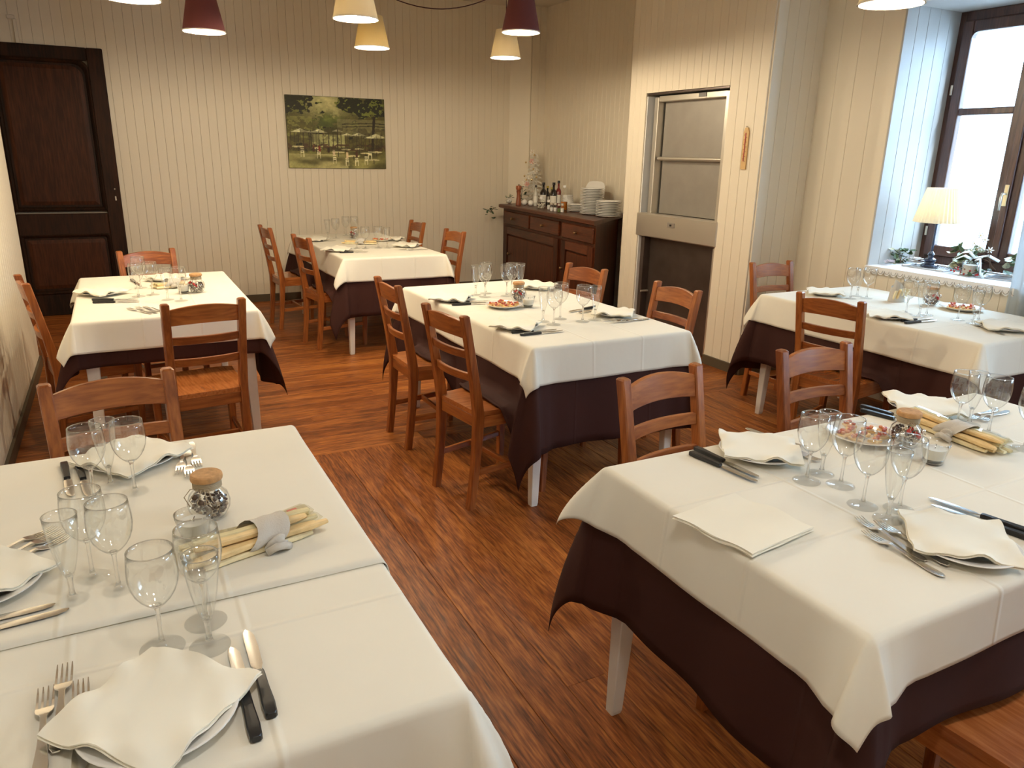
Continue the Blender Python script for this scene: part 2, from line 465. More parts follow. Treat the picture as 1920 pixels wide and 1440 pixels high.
# dumbwaiter block: hole y 4.362..5.335, z 0..2.045
HY0, HY1, HZ = 4.362, 5.335, 2.045
bm = bmesh.new()
for (a, b, c, d_) in ((YD0, HY0, -0.1, ZC), (HY1, YD1, -0.1, ZC), (HY0, HY1, HZ, ZC)):
    box(bm, ((XD + XR + .1) / 2, (a + b) / 2, (c + d_) / 2), (XR + .1 - XD, b - a, d_ - c))
box(bm, (XR + .05, (HY0 + HY1) / 2, HZ / 2), (0.1, HY1 - HY0, HZ))
wd = struct('wall_dumbwaiter', bm, M_WALLBACK)
planks(wd, (XD, YD1), (XD, HY1), 0, ZC, 0.075)
planks(wd, (XD, HY1), (XD, HY0), HZ, ZC, 0.081)
planks(wd, (XD, HY0), (XD, YD0), 0, ZC, 0.09)
planks(wd, (XD, YD0), (XR, YD0), 0, ZC, 0.09)
# window wall
WY0, WY1, WZ0, WZ1, WX = 2.30, 3.385, 0.86, 2.47, 4.97
V0, V1 = -0.9, 1.1                   # second window of the same wall, out of view, added for its daylight
bm = bmesh.new()
for (a, b, c, d_) in ((YF, V0, -.1, ZC + .1), (V0, V1, -.1, WZ0), (V0, V1, WZ1, ZC + .1), (V1, WY0, -.1, ZC + .1), (WY0, WY1, -.1, WZ0), (WY0, WY1, WZ1, ZC + .1), (WY1, YD0 + .3, -.1, ZC + .1)):
    box(bm, ((XR + 5.06) / 2, (a + b) / 2, (c + d_) / 2), (5.06 - XR, b - a, d_ - c))
wr = struct('wall_right', bm, M_REVEAL_DIM)
planks(wr, (XR, YD0), (XR, WY1), 0, ZC, 0.155)
planks(wr, (XR, WY1), (XR, WY0), 0, WZ0, 0.09)
planks(wr, (XR, WY1), (XR, WY0), WZ1, ZC, 0.12)
planks(wr, (XR, WY0), (XR, 1.0), 0, ZC, 0.1)
planks(wr, (XR - .012, WY1), (WX, WY1), WZ0, WZ1, 0.105, M_REVEAL_DIM)
ceil = struct('ceiling', slab(-1.2, 5.3, YF - .2, YB + .2, ZC, ZC + .2), M_CEIL)

# baseboards
struct('baseboard_back', slab(XDR + .02, 4.19, YB - .03, YB - .012, 0, 0.075), M_BASE)
struct('baseboard_left', slab(XL + .012, XL + .028, 1.9, YN, 0, 0.075), M_BASE)
struct('baseboard_dumbwaiter', slab(XD - .03, XD - .012, YD0 - .012, HY0 - .005, 0, 0.07), M_BASE)
struct('baseboard_right', slab(XD - .012, XR - .012, YD0 - .03, YD0 - .012, 0, 0.07), M_BASE)
# small white trim frame above the door
bm = bmesh.new()
box(bm, (-0.575, YB - .022, 2.47), (0.03, .02, 0.19), .004)
box(bm, (-0.60, YB - .022, 2.58), (0.06, .022, 0.03), .004)
struct('trim_1', bm, M_CEIL)

# ---- the dark panelled door in the back wall
door = empty('door_1', (0, YB - 0.012, 0)); door['kind'] = 'structure'
dx0, dx1, dzt = -.93, XDR, 2.375


def dpart(n, c, s, m=M_DOOR, bev=.006):
    return obj(n, B(c, s, bev), m, door)


dpart('stile', (dx1 - .065, -.018, dzt / 2), (.13, .036, dzt))
dpart('stile', (dx0 + .065, -.018, dzt / 2), (.13, .036, dzt))
dpart('rail', ((dx0 + dx1) / 2, -.017, dzt - .055), (dx1 - dx0 - .26, .034, .11))
dpart('rail', ((dx0 + dx1) / 2, -.017, .84), (dx1 - dx0 - .26, .034, .20))
dpart('rail', ((dx0 + dx1) / 2, -.017, .10), (dx1 - dx0 - .26, .034, .20))


def dpanel(z0, z1, rr):
    xa, xb = dx0 + .13, dx1 - .13
    def outline(ins):
        p = [(xa + ins, z0 + ins), (xb - ins, z0 + ins)]
        for k in range(7):
            a = k / 6 * PI / 2
            p.append((xb - ins - rr + rr * math.cos(a), z1 - ins - rr + rr * math.sin(a)))
        p.append((xa + ins, z1 - ins))
        return p
    bm = bmesh.new()
    loft(bm, [[Vector((a, yy, b)) for a, b in outline(ins)] for ins, yy in ((-.004, -.004), (-.004, -.030), (0.010, -.042), (.026, -.028), (.034, -.012), (.05, -.012))])
    obj('moulding', bm, M_DOOR, door, recalc=True)
    bm = bmesh.new()
    loft(bm, [[Vector((a, yy, b)) for a, b in outline(ins)] for ins, yy in ((.052, -.010), (.052, -.0135), (.085, -.022))])
    obj('door_panel', bm, M_DOORPANEL, door)


dpanel(0.965, 2.27, 0.09); dpanel(0.20, 0.755, 0.02)
bm = bmesh.new(); sphere(bm, (dx1 - .045, -.038, 1.16), .008); obj('key_hole', bm, M_STEEL, door)
bm = bmesh.new(); box(bm, (dx1 - .045, -.038, 1.075), (.012, .006, .04), .002); obj('key_plate', bm, M_STEEL, door)

# ---- windows
def window(name, y0, y1, full=True):
    r = empty(name, (WX, 0, 0)); r['kind'] = 'structure'
    z0, z1 = WZ0 + .02, WZ1
    def fr(n, c, s, m=M_FRAMEWOOD): return obj(n, B(c, s, .006, seg=2), m, r)
    fr('frame', (.035, y1 - .025, (z0 + z1) / 2), (.07, .05, z1 - z0)); fr('frame', (.035, y0 + .025, (z0 + z1) / 2), (.07, .05, z1 - z0))
    fr('frame', (.035, (y0 + y1) / 2, z1 - .03), (.07, y1 - y0 - .1, .06)); fr('frame', (.035, (y0 + y1) / 2, z0 + .03), (.07, y1 - y0 - .1, .06))
    ym = (y0 + y1) / 2
    for a, b in ((ym + .003, y1 - .05), (y0 + .05, ym - .003)):
        zz0, zz1 = z0 + .06, z1 - .06; sw = .07; w_ = b - a
        sash = empty('sash', (0, 0, 0)); sash.parent = r
        def sp_(n, c, s):
            return obj(n, B(c, s, .008, seg=2), M_FRAMEWOOD, sash)
        sp_('stile', (.0, a + sw / 2, (zz0 + zz1) / 2), (.05, sw, zz1 - zz0)); sp_('stile', (.0, b - sw / 2, (zz0 + zz1) / 2), (.05, sw, zz1 - zz0))
        sp_('rail', (.0, (a + b) / 2, zz1 - sw / 2), (.046, w_ - 2 * sw, sw)); sp_('rail', (.0, (a + b) / 2, zz0 + .035), (.046, w_ - 2 * sw, .07))
        sp_('glazing_bar', (.0, (a + b) / 2, 1.865), (.036, w_ - 2 * sw + .01, .045))
        # rounded upper corner blocks
        for sgn, yy in ((1, a + sw), (-1, b - sw)):
            bm = bmesh.new(); q = [(yy, zz1 - sw)]
            for k in range(6):
                t = k / 5 * PI / 2; q.append((yy + sgn * .035 * (1 - math.sin(t)), zz1 - sw - .035 * (1 - math.cos(t))))
            loft(bm, [[Vector((-.02, p, z)) for p, z in q], [Vector((.02, p, z)) for p, z in q]]); obj('corner_block', bm, M_FRAMEWOOD, sash)
        obj('pane', B((.012, (a + b) / 2, (1.885 + zz1 - sw) / 2), (.004, w_ - 2 * sw + .01, zz1 - sw - 1.885)), M_PANE, sash)
        obj('pane', B((.012, (a + b) / 2, (zz0 + .07 + 1.845) / 2), (.004, w_ - 2 * sw + .01, 1.845 - zz0 - .07)), M_PANE, sash)
    # closing bar, handle plate and hinges
    obj('astragal', B((-.032, ym, (z0 + z1) / 2), (.02, .045, z1 - z0 - .14), .006, seg=2), M_FRAMEWOOD, r)
    hp = obj('handle_plate', B((-.045, ym, 1.36), (.006, .026, .13), .002), mat('brass', (.65, .58, .38), .3, .9), r)
    bm = bmesh.new(); tube(bm, [(-.05, ym, 1.37), (-.085, ym, 1.37), (-.09, ym, 1.35), (-.085, ym, 1.27)], .007); obj('handle', bm, M_STEEL, hp, smooth=True)
    for z in (1.1, 2.0):
        bm = bmesh.new(); lathe(bm, [(0, -.03), (.008, -.03), (.008, .03), (0, .03)], 10, (-.03, y1 - .052, z)); obj('hinge', bm, M_STEEL, r)
    return r


window('window_1', WY0, WY1)
window('unseen_window', V0, V1)  # unseen, added to let in daylight from the right
portal((5.05, (WY0 + WY1) / 2, (WZ0 + WZ1) / 2), (0, R(90), 0), 1.6, 1.08)
portal((5.05, (V0 + V1) / 2, (WZ0 + WZ1) / 2), (0, R(90), 0), 1.6, 2.0)
struct('trim_2', B(((XR - .03 + WX) / 2, (WY0 + WY1) / 2, WZ0 + .005), (WX - XR + .03, WY1 - WY0, .03), .004), M_WHITEPAINT)
# building and street beyond the window
ext = empty('exterior_building', (9.5, 0, -3)); tag(ext, 'pale plastered house across the street, seen through the window', 'building')
M_EXT = mat('exterior_plaster', (0.85, 0.86, 0.86), 0.8, var=0.05, vscale=1)
obj('facade', B((1.0, 3.5, 2.6), (2, 16, 5.2)), M_EXT, ext)
obj('roof_edge', B((-.15, 3.5, 5.3), (2.6, 16.4, .22), .03), mat('exterior_eave', (.75, .74, .72), .8), ext)
for yy in (2.6, 5.4, 8.2):
    fo = obj('window_surround', B((-.03, yy, 3.3), (.08, 1.15, 1.7), .01), mat('exterior_trim', (.8, .8, .78), .7), ext)
    obj('pane', B((-.075, yy, 3.3), (.02, .9, 1.45)), mat('exterior_pane', (.55, .6, .64), .2), fo)
struct('street', slab(5.4, 9.5, -8, 16, -3.1, -3.0), mat('street_stone', (.45, .44, .42), .9))

# ------------------------------------------------------------------ dumbwaiter in its recess
dw = empty('dumbwaiter', (XD, (HY0 + HY1) / 2, 0))
tag(dw, 'stainless steel dumbwaiter hatch with sliding shutter, built into the panelled wall', 'dumbwaiter')
cyw = HY1 - HY0


def dwp(n, c, s, m=M_STEEL, b=.004, par=None): return obj(n, B(c, s, b), m, par or dw)


dwp('back_panel', (.28, 0, 1.0), (.02, cyw - .02, 2.0), M_STEELDARK)
dwp('jamb_lining', (.13, cyw / 2 - .006, 1.02), (.26, .01, 2.0), M_WHITEPAINT, .001)
dwp('jamb_lining', (.13, -cyw / 2 + .006, 1.02), (.26, .01, 2.0), M_WHITEPAINT, .001)
dwp('head_lining', (.13, 0, HZ - .008), (.26, cyw - .03, .014), M_STEELDARK, .001)
dwp('frame_post', (.10, cyw / 2 - .055, 1.55), (.09, .05, .93))
dwp('frame_post', (.045, -cyw / 2 + .034, 1.55), (.07, .04, .93))
dwp('frame_head', (.10, 0, 2.0), (.09, cyw - .17, .045))
sh = dwp('shutter', (.125, -.005, 1.77), (.012, cyw - .18, .46), M_STEELPANEL, .002)
dwp('shutter', (.135, -.005, 1.31), (.012, cyw - .18, .44), M_STEELPANEL, .002)
bm = bmesh.new(); lathe(bm, [(0, -.40), (.016, -.40), (.016, .40), (0, .40)], 14)
for v in bm.verts: v.co = Vector((v.co.x + .085, v.co.z - .01, v.co.y + 1.535))
obj('pull_bar', bm, M_STEEL, dw, smooth='auto')
cb = dwp('counter_band', (.03, 0, .995), (.10, cyw + .03, .19), M_STEEL, .008)
dwp('counter_shelf', (.15, 0, 1.075), (.2, cyw - .06, .02), M_STEEL, .003)
kp = dwp('call_plate', (-.0225, .03, 1.02), (.006, .09, .038), M_STEELPANEL, .002)
obj('button', B((-.027, .03, 1.02), (.006, .022, .014), .002), M_BLACK, kp)
dwp('lower_panel', (.10, 0, .45), (.012, cyw - .10, .88), M_STEELDARK, .002)
dwp('lower_post', (.06, cyw / 2 - .035, .45), (.07, .045, .88), M_STEELDARK)
dwp('lower_post', (.03, -cyw / 2 + .025, .45), (.05, .022, .88), M_STEEL)
lp = dwp('latch', (.05, cyw / 2 - .075, .42), (.08, .016, .016), M_STEEL, .003)
dwp('maker_plate', (.052, -.13, 2.005), (.006, .085, .03), mat('plate_dark', (.2, .19, .18), .4), .001)

# thermometer on the block
th = empty('thermometer', (XD - .012, 4.142, 0)); tag(th, 'narrow wooden thermometer board hanging on the panelled wall', 'thermometer')
bm = bmesh.new(); q = [(-.024, 1.475), (.024, 1.475), (.024, 1.725), (.012, 1.755), (-.012, 1.755), (-.024, 1.725)]
loft(bm, [[Vector((-.002, a, b)) for a, b in q], [Vector((-.012, a, b)) for a, b in q]])
obj('board', bm, mat('thermo_wood', (.62, .40, .17), .5, var=.08, vscale=30), th)
bm = bmesh.new(); lathe(bm, [(0, 1.53), (.003, 1.53), (.003, 1.72), (0, 1.72)], 8, (-.015, 0, 0)); obj('glass_tube', bm, M_RED, th)
M_INK = mat('brown_ink', (.14, .07, .03), .7)
for k in range(12):
    obj('scale_mark', B((-.0125, .011 if k % 2 else -.011, 1.53 + k * .016), (.001, .008 if k % 3 else .012, .003)), M_INK, th)
obj('nail', B((-.012, 0, 1.762), (.02, .006, .006), .001), M_STEEL, th)

# ------------------------------------------------------------------ painting
bmx = bmesh.new()
PX0, PX1, PZ0, PZ1 = 1.640, 2.676, 1.365, 2.075
W_, H_ = 264, 180


def paint():
    rs = np.random.RandomState(3)
    u, v = np.meshgrid(np.linspace(0, 1, W_), np.linspace(0, 1, H_))  # v up
    def fn(sx, sy, seed):
        r = np.random.RandomState(seed); g = r.rand(int(sy) + 2, int(sx) + 2)
        X = u * sx; Y = v * sy; i = X.astype(int); j = Y.astype(int); a = X - i; b = Y - j
        a = a * a * (3 - 2 * a); b = b * b * (3 - 2 * b)
        return (g[j, i] * (1 - a) + g[j, i + 1] * a) * (1 - b) + (g[j + 1, i] * (1 - a) + g[j + 1, i + 1] * a) * b
    fb = lambda s, sd: .5 * fn(s, s, sd) + .3 * fn(2.3 * s, 2.3 * s, sd + 1) + .2 * fn(5 * s, 5 * s, sd + 2)
    c = np.zeros((H_, W_, 3)); c[:] = (.16, .15, .045)
    def mix(mask, col):
        m = np.clip(mask, 0, 1)[..., None]; c[:] = c * (1 - m) + np.array(col) * m
    sm = lambda x: 1 / (1 + np.exp(-x))
    mix(sm(((v - .72) - .0) * 20) * np.exp(-((u - .40) / .22) ** 2) * (.6 + .6 * fb(6, 5)), (.60, .58, .33))       # hazy sky gap
    mix(sm((.62 - v) * 30) * .6, (.22, .2, .07))
    mix(np.exp(-((u - .4) / .16) ** 2 - ((v - .66) / .12) ** 2) * 1.2 * (fb(14, 9) > .45), (.13, .16, .04))          # tree behind
    mix(np.exp(-((u - .42) / .08) ** 2 - ((v - .70) / .05) ** 2) * fb(18, 12), (.36, .40, .12))
    tr = (fb(9, 21) + .6 * np.exp(-((u - .8) / .28) ** 2 - ((v - .9) / .2) ** 2)) > .74
    mix(tr * 1.0, (.045, .05, .012))
    mix(tr * (fb(22, 31) > .56) * .9, (.30, .33, .09))
    tl = (fb(9, 41) + .75 * np.exp(-((u - .08) / .18) ** 2 - ((v - .92) / .16) ** 2)) > .78
    mix(tl * 1.0, (.055, .055, .015)); mix(tl * (fb(24, 51) > .57) * .8, (.33, .34, .11))
    mix((v < .72) * (v > .42) * (fb(26, 61) > .5) * .5 * (u < .25), (.40, .40, .15))
    mix((v < .70) * (v > .45) * (u > .5) * .55, (.34, .32, .18))
    for vv in (.64, .60): mix((abs(v - vv - .01 * np.sin(u * 9)) < .006) * (u > .55), (.06, .05, .02))
    mix((abs(u - .87 - .06 * (v - .5)) < .014) * (v > .25) * (v < .75), (.06, .045, .02))
    mix((v > .30) * (v < .48) * (u > .24) * (u < .58) * .8, (.56, .56, .30))                                       # light wall
    mix((v > .26) * (v < .50) * (np.sin(u * 150 + 6 * fn(9, 1, 5)) > .86), (.12, .09, .04))
    for cx, cz, ww in ((.13, .53, .09), (.23, .535, .04), (.31, .53, .09), (.50, .55, .06), (.60, .50, .06), (.72, .50, .08), (.90, .47, .12)):
        hh = ww * .55; k = (v - cz + .03); m = (k > 0) * (k < hh) * (abs(u - cx) < ww * (1 - k / hh) + .004)
        mix(m, (.74, .73, .50)); mix(m * (u > cx) * .5, (.42, .40, .22)); mix((abs(u - cx) < .003) * (v < cz) * (v > .27), (.10, .08, .04))
    mix(sm((.20 - v) * 40) * 1.0, (.46, .44, .20))                                                                # ground
    mix((v < .24) * sm((fn(4, 9, 71) - .5 + .5 * (u - .55)) * 12) * .85, (.12, .11, .035))
    mix((v < .2) * sm((fn(5, 14, 81) - .5) * 12) * (u < .6) * .8, (.62, .59, .33))
    mix((abs(v - .30) < .045) * (fb(30, 91) > .5) * .9, (.15, .09, .045))
    for cx, cz, ww in ((.10, .30, .06), (.28, .28, .05), (.5, .23, .07), (.66, .18, .07), (.79, .22, .06), (.9, .24, .06), (.87, .13, .06), (.58, .27, .05), (.72, .28, .05)):
        mix(((u - cx) / ww) ** 2 + ((v - cz) / .012) ** 2 < 1, (.66, .62, .38)); mix((abs(u - cx) < .004) * (v < cz) * (v > cz - .06), (.08, .06, .03))
    for cx, cz in ((.14, .24), (.30, .22), (.46, .15), (.59, .12), (.69, .12), (.79, .14), (.83, .22)):
        m = (abs(u - cx) < .017) * (abs(v - cz) < .035); mix(m * (np.sin((v - cz) * 260) > -.2), (.82, .79, .55)); mix((abs(abs(u - cx) - .015) < .003) * (v < cz) * (v > cz - .08), (.8, .77, .54))
    for cx, cz, cl in ((.25, .27, (.2, .09, .06)), (.40, .26, (.1, .05, .03)), (.455, .22, (.7, .6, .42)), (.59, .19, (.72, .62, .42)), (.69, .21, (.16, .08, .05)), (.31, .27, (.3, .06, .04))):
        mix((abs(u - cx) < .011) * (abs(v - cz) < .04), cl); mix(((u - cx) / .008) ** 2 + ((v - cz - .052) / .012) ** 2 < 1, (.28, .16, .08))
    mix((v < .58) * (v > .24) * (fb(12, 111) > .52) * .45, (.07, .06, .025))
    c *= (.75 + .5 * fb(40, 101))[..., None]
    return np.clip(c, 0, 1)


pic = empty('painting', ((PX0 + PX1) / 2, YB - .012, 0)); tag(pic, 'unframed canvas painting of a cafe terrace under green trees with pale parasols', 'painting')
hw = (PX1 - PX0) / 2
obj('canvas_edge', B((0, -.012, (PZ0 + PZ1) / 2), (2 * hw, .022, PZ1 - PZ0), .003), mat('canvas_edge', (.09, .085, .05), .8), pic)
bm = bmesh.new(); g = bmesh.ops.create_grid(bm, x_segments=W_ - 1, y_segments=H_ - 1, size=.5)
me = bpy.data.meshes.new('painted_canvas')
bm.verts.ensure_lookup_table()
for v in bm.verts: v.co = Vector((v.co.x * (2 * hw - .006), -.0236, v.co.y * (PZ1 - PZ0 - .006) + (PZ0 + PZ1) / 2))
bm.to_mesh(me); bm.free()
img = paint(); att = me.color_attributes.new('paint', 'FLOAT_COLOR', 'POINT')
co = np.zeros(len(me.vertices) * 3); me.vertices.foreach_get('co', co); co = co.reshape(-1, 3)
iu = np.clip(np.round((co[:, 0] + hw) / (2 * hw) * (W_ - 1)).astype(int), 0, W_ - 1); iv = np.clip(np.round((co[:, 2] - PZ0) / (PZ1 - PZ0) * (H_ - 1)).astype(int), 0, H_ - 1)
cc = np.ones((len(co), 4)); cc[:, :3] = img[iv, iu] ** 1.45 * 1.15; att.data.foreach_set('color', cc.ravel())
mp_ = bpy.data.materials.new('oil_paint'); mp_.use_nodes = True; nn = mp_.node_tree.nodes; at_ = nn.new('ShaderNodeAttribute'); at_.attribute_name = 'paint'
mp_.node_tree.links.new(at_.outputs['Color'], nn['Principled BSDF'].inputs['Base Color']); nn['Principled BSDF'].inputs['Roughness'].default_value = .6
me.materials.append(mp_); o = bpy.data.objects.new('painted_canvas', me); COL.objects.link(o); o.parent = pic

# ------------------------------------------------------------------ pendant lamps
M_BULB = emis('bulb_glass', (1.0, .82, .55), 45.0)


def shade_mat(name, col, tcol, tr):
    m = bpy.data.materials.new(name); m.use_nodes = True; nt = m.node_tree; n = nt.nodes; L = nt.links
    b = n['Principled BSDF']; b.inputs['Base Color'].default_value = (*col, 1); b.inputs['Roughness'].default_value = .9
    tc = n.new('ShaderNodeTexCoord'); nz = n.new('ShaderNodeTexNoise'); nz.inputs['Scale'].default_value = 140; L.new(tc.outputs['Object'], nz.inputs['Vector'])
    bp = n.new('ShaderNodeBump'); bp.inputs['Strength'].default_value = .3; bp.inputs['Distance'].default_value = .002
    L.new(nz.outputs[0], bp.inputs['Height']); L.new(bp.outputs[0], b.inputs['Normal'])
    t = n.new('ShaderNodeBsdfTranslucent'); t.inputs[0].default_value = (*tcol, 1)
    ms = n.new('ShaderNodeMixShader'); ms.inputs[0].default_value = tr
    L.new(b.outputs[0], ms.inputs[1]); L.new(t.outputs[0], ms.inputs[2]); L.new(ms.outputs[0], n['Material Output'].inputs[0])
    return m


SH = {'cream': shade_mat('cream_shade', (.82, .77, .66), (.95, .86, .66), .6), 'linen': shade_mat('linen_shade', (.74, .64, .38), (.86, .72, .38), .55),
      'burgundy': shade_mat('burgundy_shade', (.13, .032, .028), (.26, .055, .035), .16)}
M_SHADEIN = mat('shade_lining', (.9, .87, .8), .8, trans=.5)
LAMPS = [((1.21, 4.12, 2.19), 'cream', 'cream fabric pendant lamp, higher of the pair left of the middle table'),
         ((1.64, 5.23, 2.20), 'linen', 'yellow linen pendant lamp just below the cream one'),
         ((2.28, 4.33, 2.24), 'burgundy', 'burgundy fabric pendant lamp above a smaller-looking pale one, nearest the corner'),
         ((2.76, 5.48, 2.24), 'cream', 'pale cream pendant lamp partly behind the burgundy one near the room corner'),
         ((.56, 4.87, 2.165), 'burgundy', 'burgundy fabric pendant lamp hanging above the dark door side'),
         ((.17, 3.89, 2.145), 'cream', 'pale pendant lamp showing only its lower rim over the left table'),
         ((2.63, 2.07, 2.10), 'cream', 'pale pendant lamp showing only its rim beside the window wall')]
for k, ((lx, ly, lz), c, lab) in enumerate(LAMPS):
    r = empty('pendant_lamp', (lx, ly, lz)); tag(r, lab, 'lamp', 'pendant lamps hanging over the tables')
    rb, rt, hh = .115, .074, .195
    bm = bmesh.new(); lathe(bm, [(rb, 0), (rt, hh), (rt - .002, hh), (rb - .002, 0)], 40, close=True)
    s = obj('lamp_shade', bm, SH[c], r, smooth='auto')
    bm = bmesh.new(); lathe(bm, [(rb - .003, .001), (rt - .003, hh - .001), (rt - .0045, hh - .001), (rb - .0045, .001)], 40, close=True)
    obj('lining', bm, M_SHADEIN, s, smooth='auto')
    bm = bmesh.new(); lathe(bm, [(rb - .003, .0), (rb + .0018, .0), (rb + .0012, .006), (rb - .003, .006)], 40, close=True); obj('rim_tape', bm, M_SHADEIN, s, smooth='auto')
    bm = bmesh.new(); lathe(bm, [(0, .062), (.018, .062), (.02, .15), (.012, .165), (0, .165)], 16); obj('lamp_holder', bm, M_WHITEPAINT, r, smooth='auto')
    for a in range(3):
        bm = bmesh.new(); tube(bm, [(0.01, 0, hh - .04), (rt - .004, 0, hh - .01)], .0015, 6); o = obj('spider_arm', bm, M_STEEL, r, rotz=a * 2 * PI / 3)
    bm = bmesh.new(); sphere(bm, (0, 0, .036), .020, 16, 10); obj('bulb', bm, M_BULB, r, smooth=True)
    bm = bmesh.new(); tube(bm, [(0, 0, .16), (0, 0, ZC - lz)], .003, 8); obj('cord', bm, mat('cord_fabric', (.05, .012, .01), .8), r)
    bm = bmesh.new(); lathe(bm, [(0, -.001), (.045, -.001), (.05, -.012), (.04, -.03), (0, -.03)], 20, (0, 0, ZC - lz)); obj('ceiling_rose', bm, M_WHITEPAINT, r, smooth='auto')
    l = bpy.data.lights.new('bulb_light', 'POINT'); l.energy = LAMP_W * (1, .75, .36, .85, 1, .8, .14)[k]; l.color = (1.0, .84, .60); l.shadow_soft_size = .012
    lo = bpy.data.objects.new('bulb_light', l); COL.objects.link(lo); lo.parent = r; lo.location = (0, 0, 0.0)
    l2 = bpy.data.lights.new('bulb_glow', 'POINT'); l2.energy = LAMP_W * .30; l2.color = l.color; l2.shadow_soft_size = .029
    lo = bpy.data.objects.new('bulb_glow', l2); COL.objects.link(lo); lo.parent = r; lo.location = (0, 0, .036)
# two unseen ceiling lights, added to brighten the front tables with neutral light
for k, (fx, fy_) in enumerate(((.35, .25), (2.5, .05))):
    r = empty('fill_ceiling_light', (fx, fy_, ZC)); tag(r, 'unseen ceiling light added for fill over the %s end of the room behind the picture' % ('door' if k == 0 else 'window'), 'lamp', 'added fill lights on the ceiling')
    obj('rim', LA([(.19, 0), (.21, 0), (.21, -.05), (.19, -.055), (.185, -.05), (.185, 0)], 32), M_WHITEPAINT, r, smooth='auto')
    obj('diffuser', LA([(0, -.045), (.184, -.045), (.184, -.04), (0, -.04)], 32), emis('fill_light_diffuser', (1, .97, .93), 3.0), r, smooth='auto')
    l = bpy.data.lights.new('fill_light_source', 'AREA'); l.shape = 'DISK'; l.size = .36; l.energy = FILL_W; l.color = (1.0, .95, .88)
    lo = bpy.data.objects.new('fill_light_source', l); COL.objects.link(lo); lo.parent = r; lo.location = (0, 0, -.06)
# loop of flex swagged under the ceiling
bm = bmesh.new()
tube(bm, [(1.96 + d, 5.0, 2.438 + .56 * d * d) for d in np.linspace(-1.1, 1.1, 40)], .0035, 8)
tag(obj('lamp_flex', bm, MATS['cord_fabric'], smooth=True), 'dark lamp flex looping down between hooks in the ceiling', 'cable')

# ------------------------------------------------------------------ chairs
def rear_prof(z):
    """front-back place of the rear leg's centre line at height z, seat level 0"""
    if z < .44: return -.038 * ((.44 - z) / .44) ** 1.6
    return -.078 * ((z - .44) / .46) ** 1.15


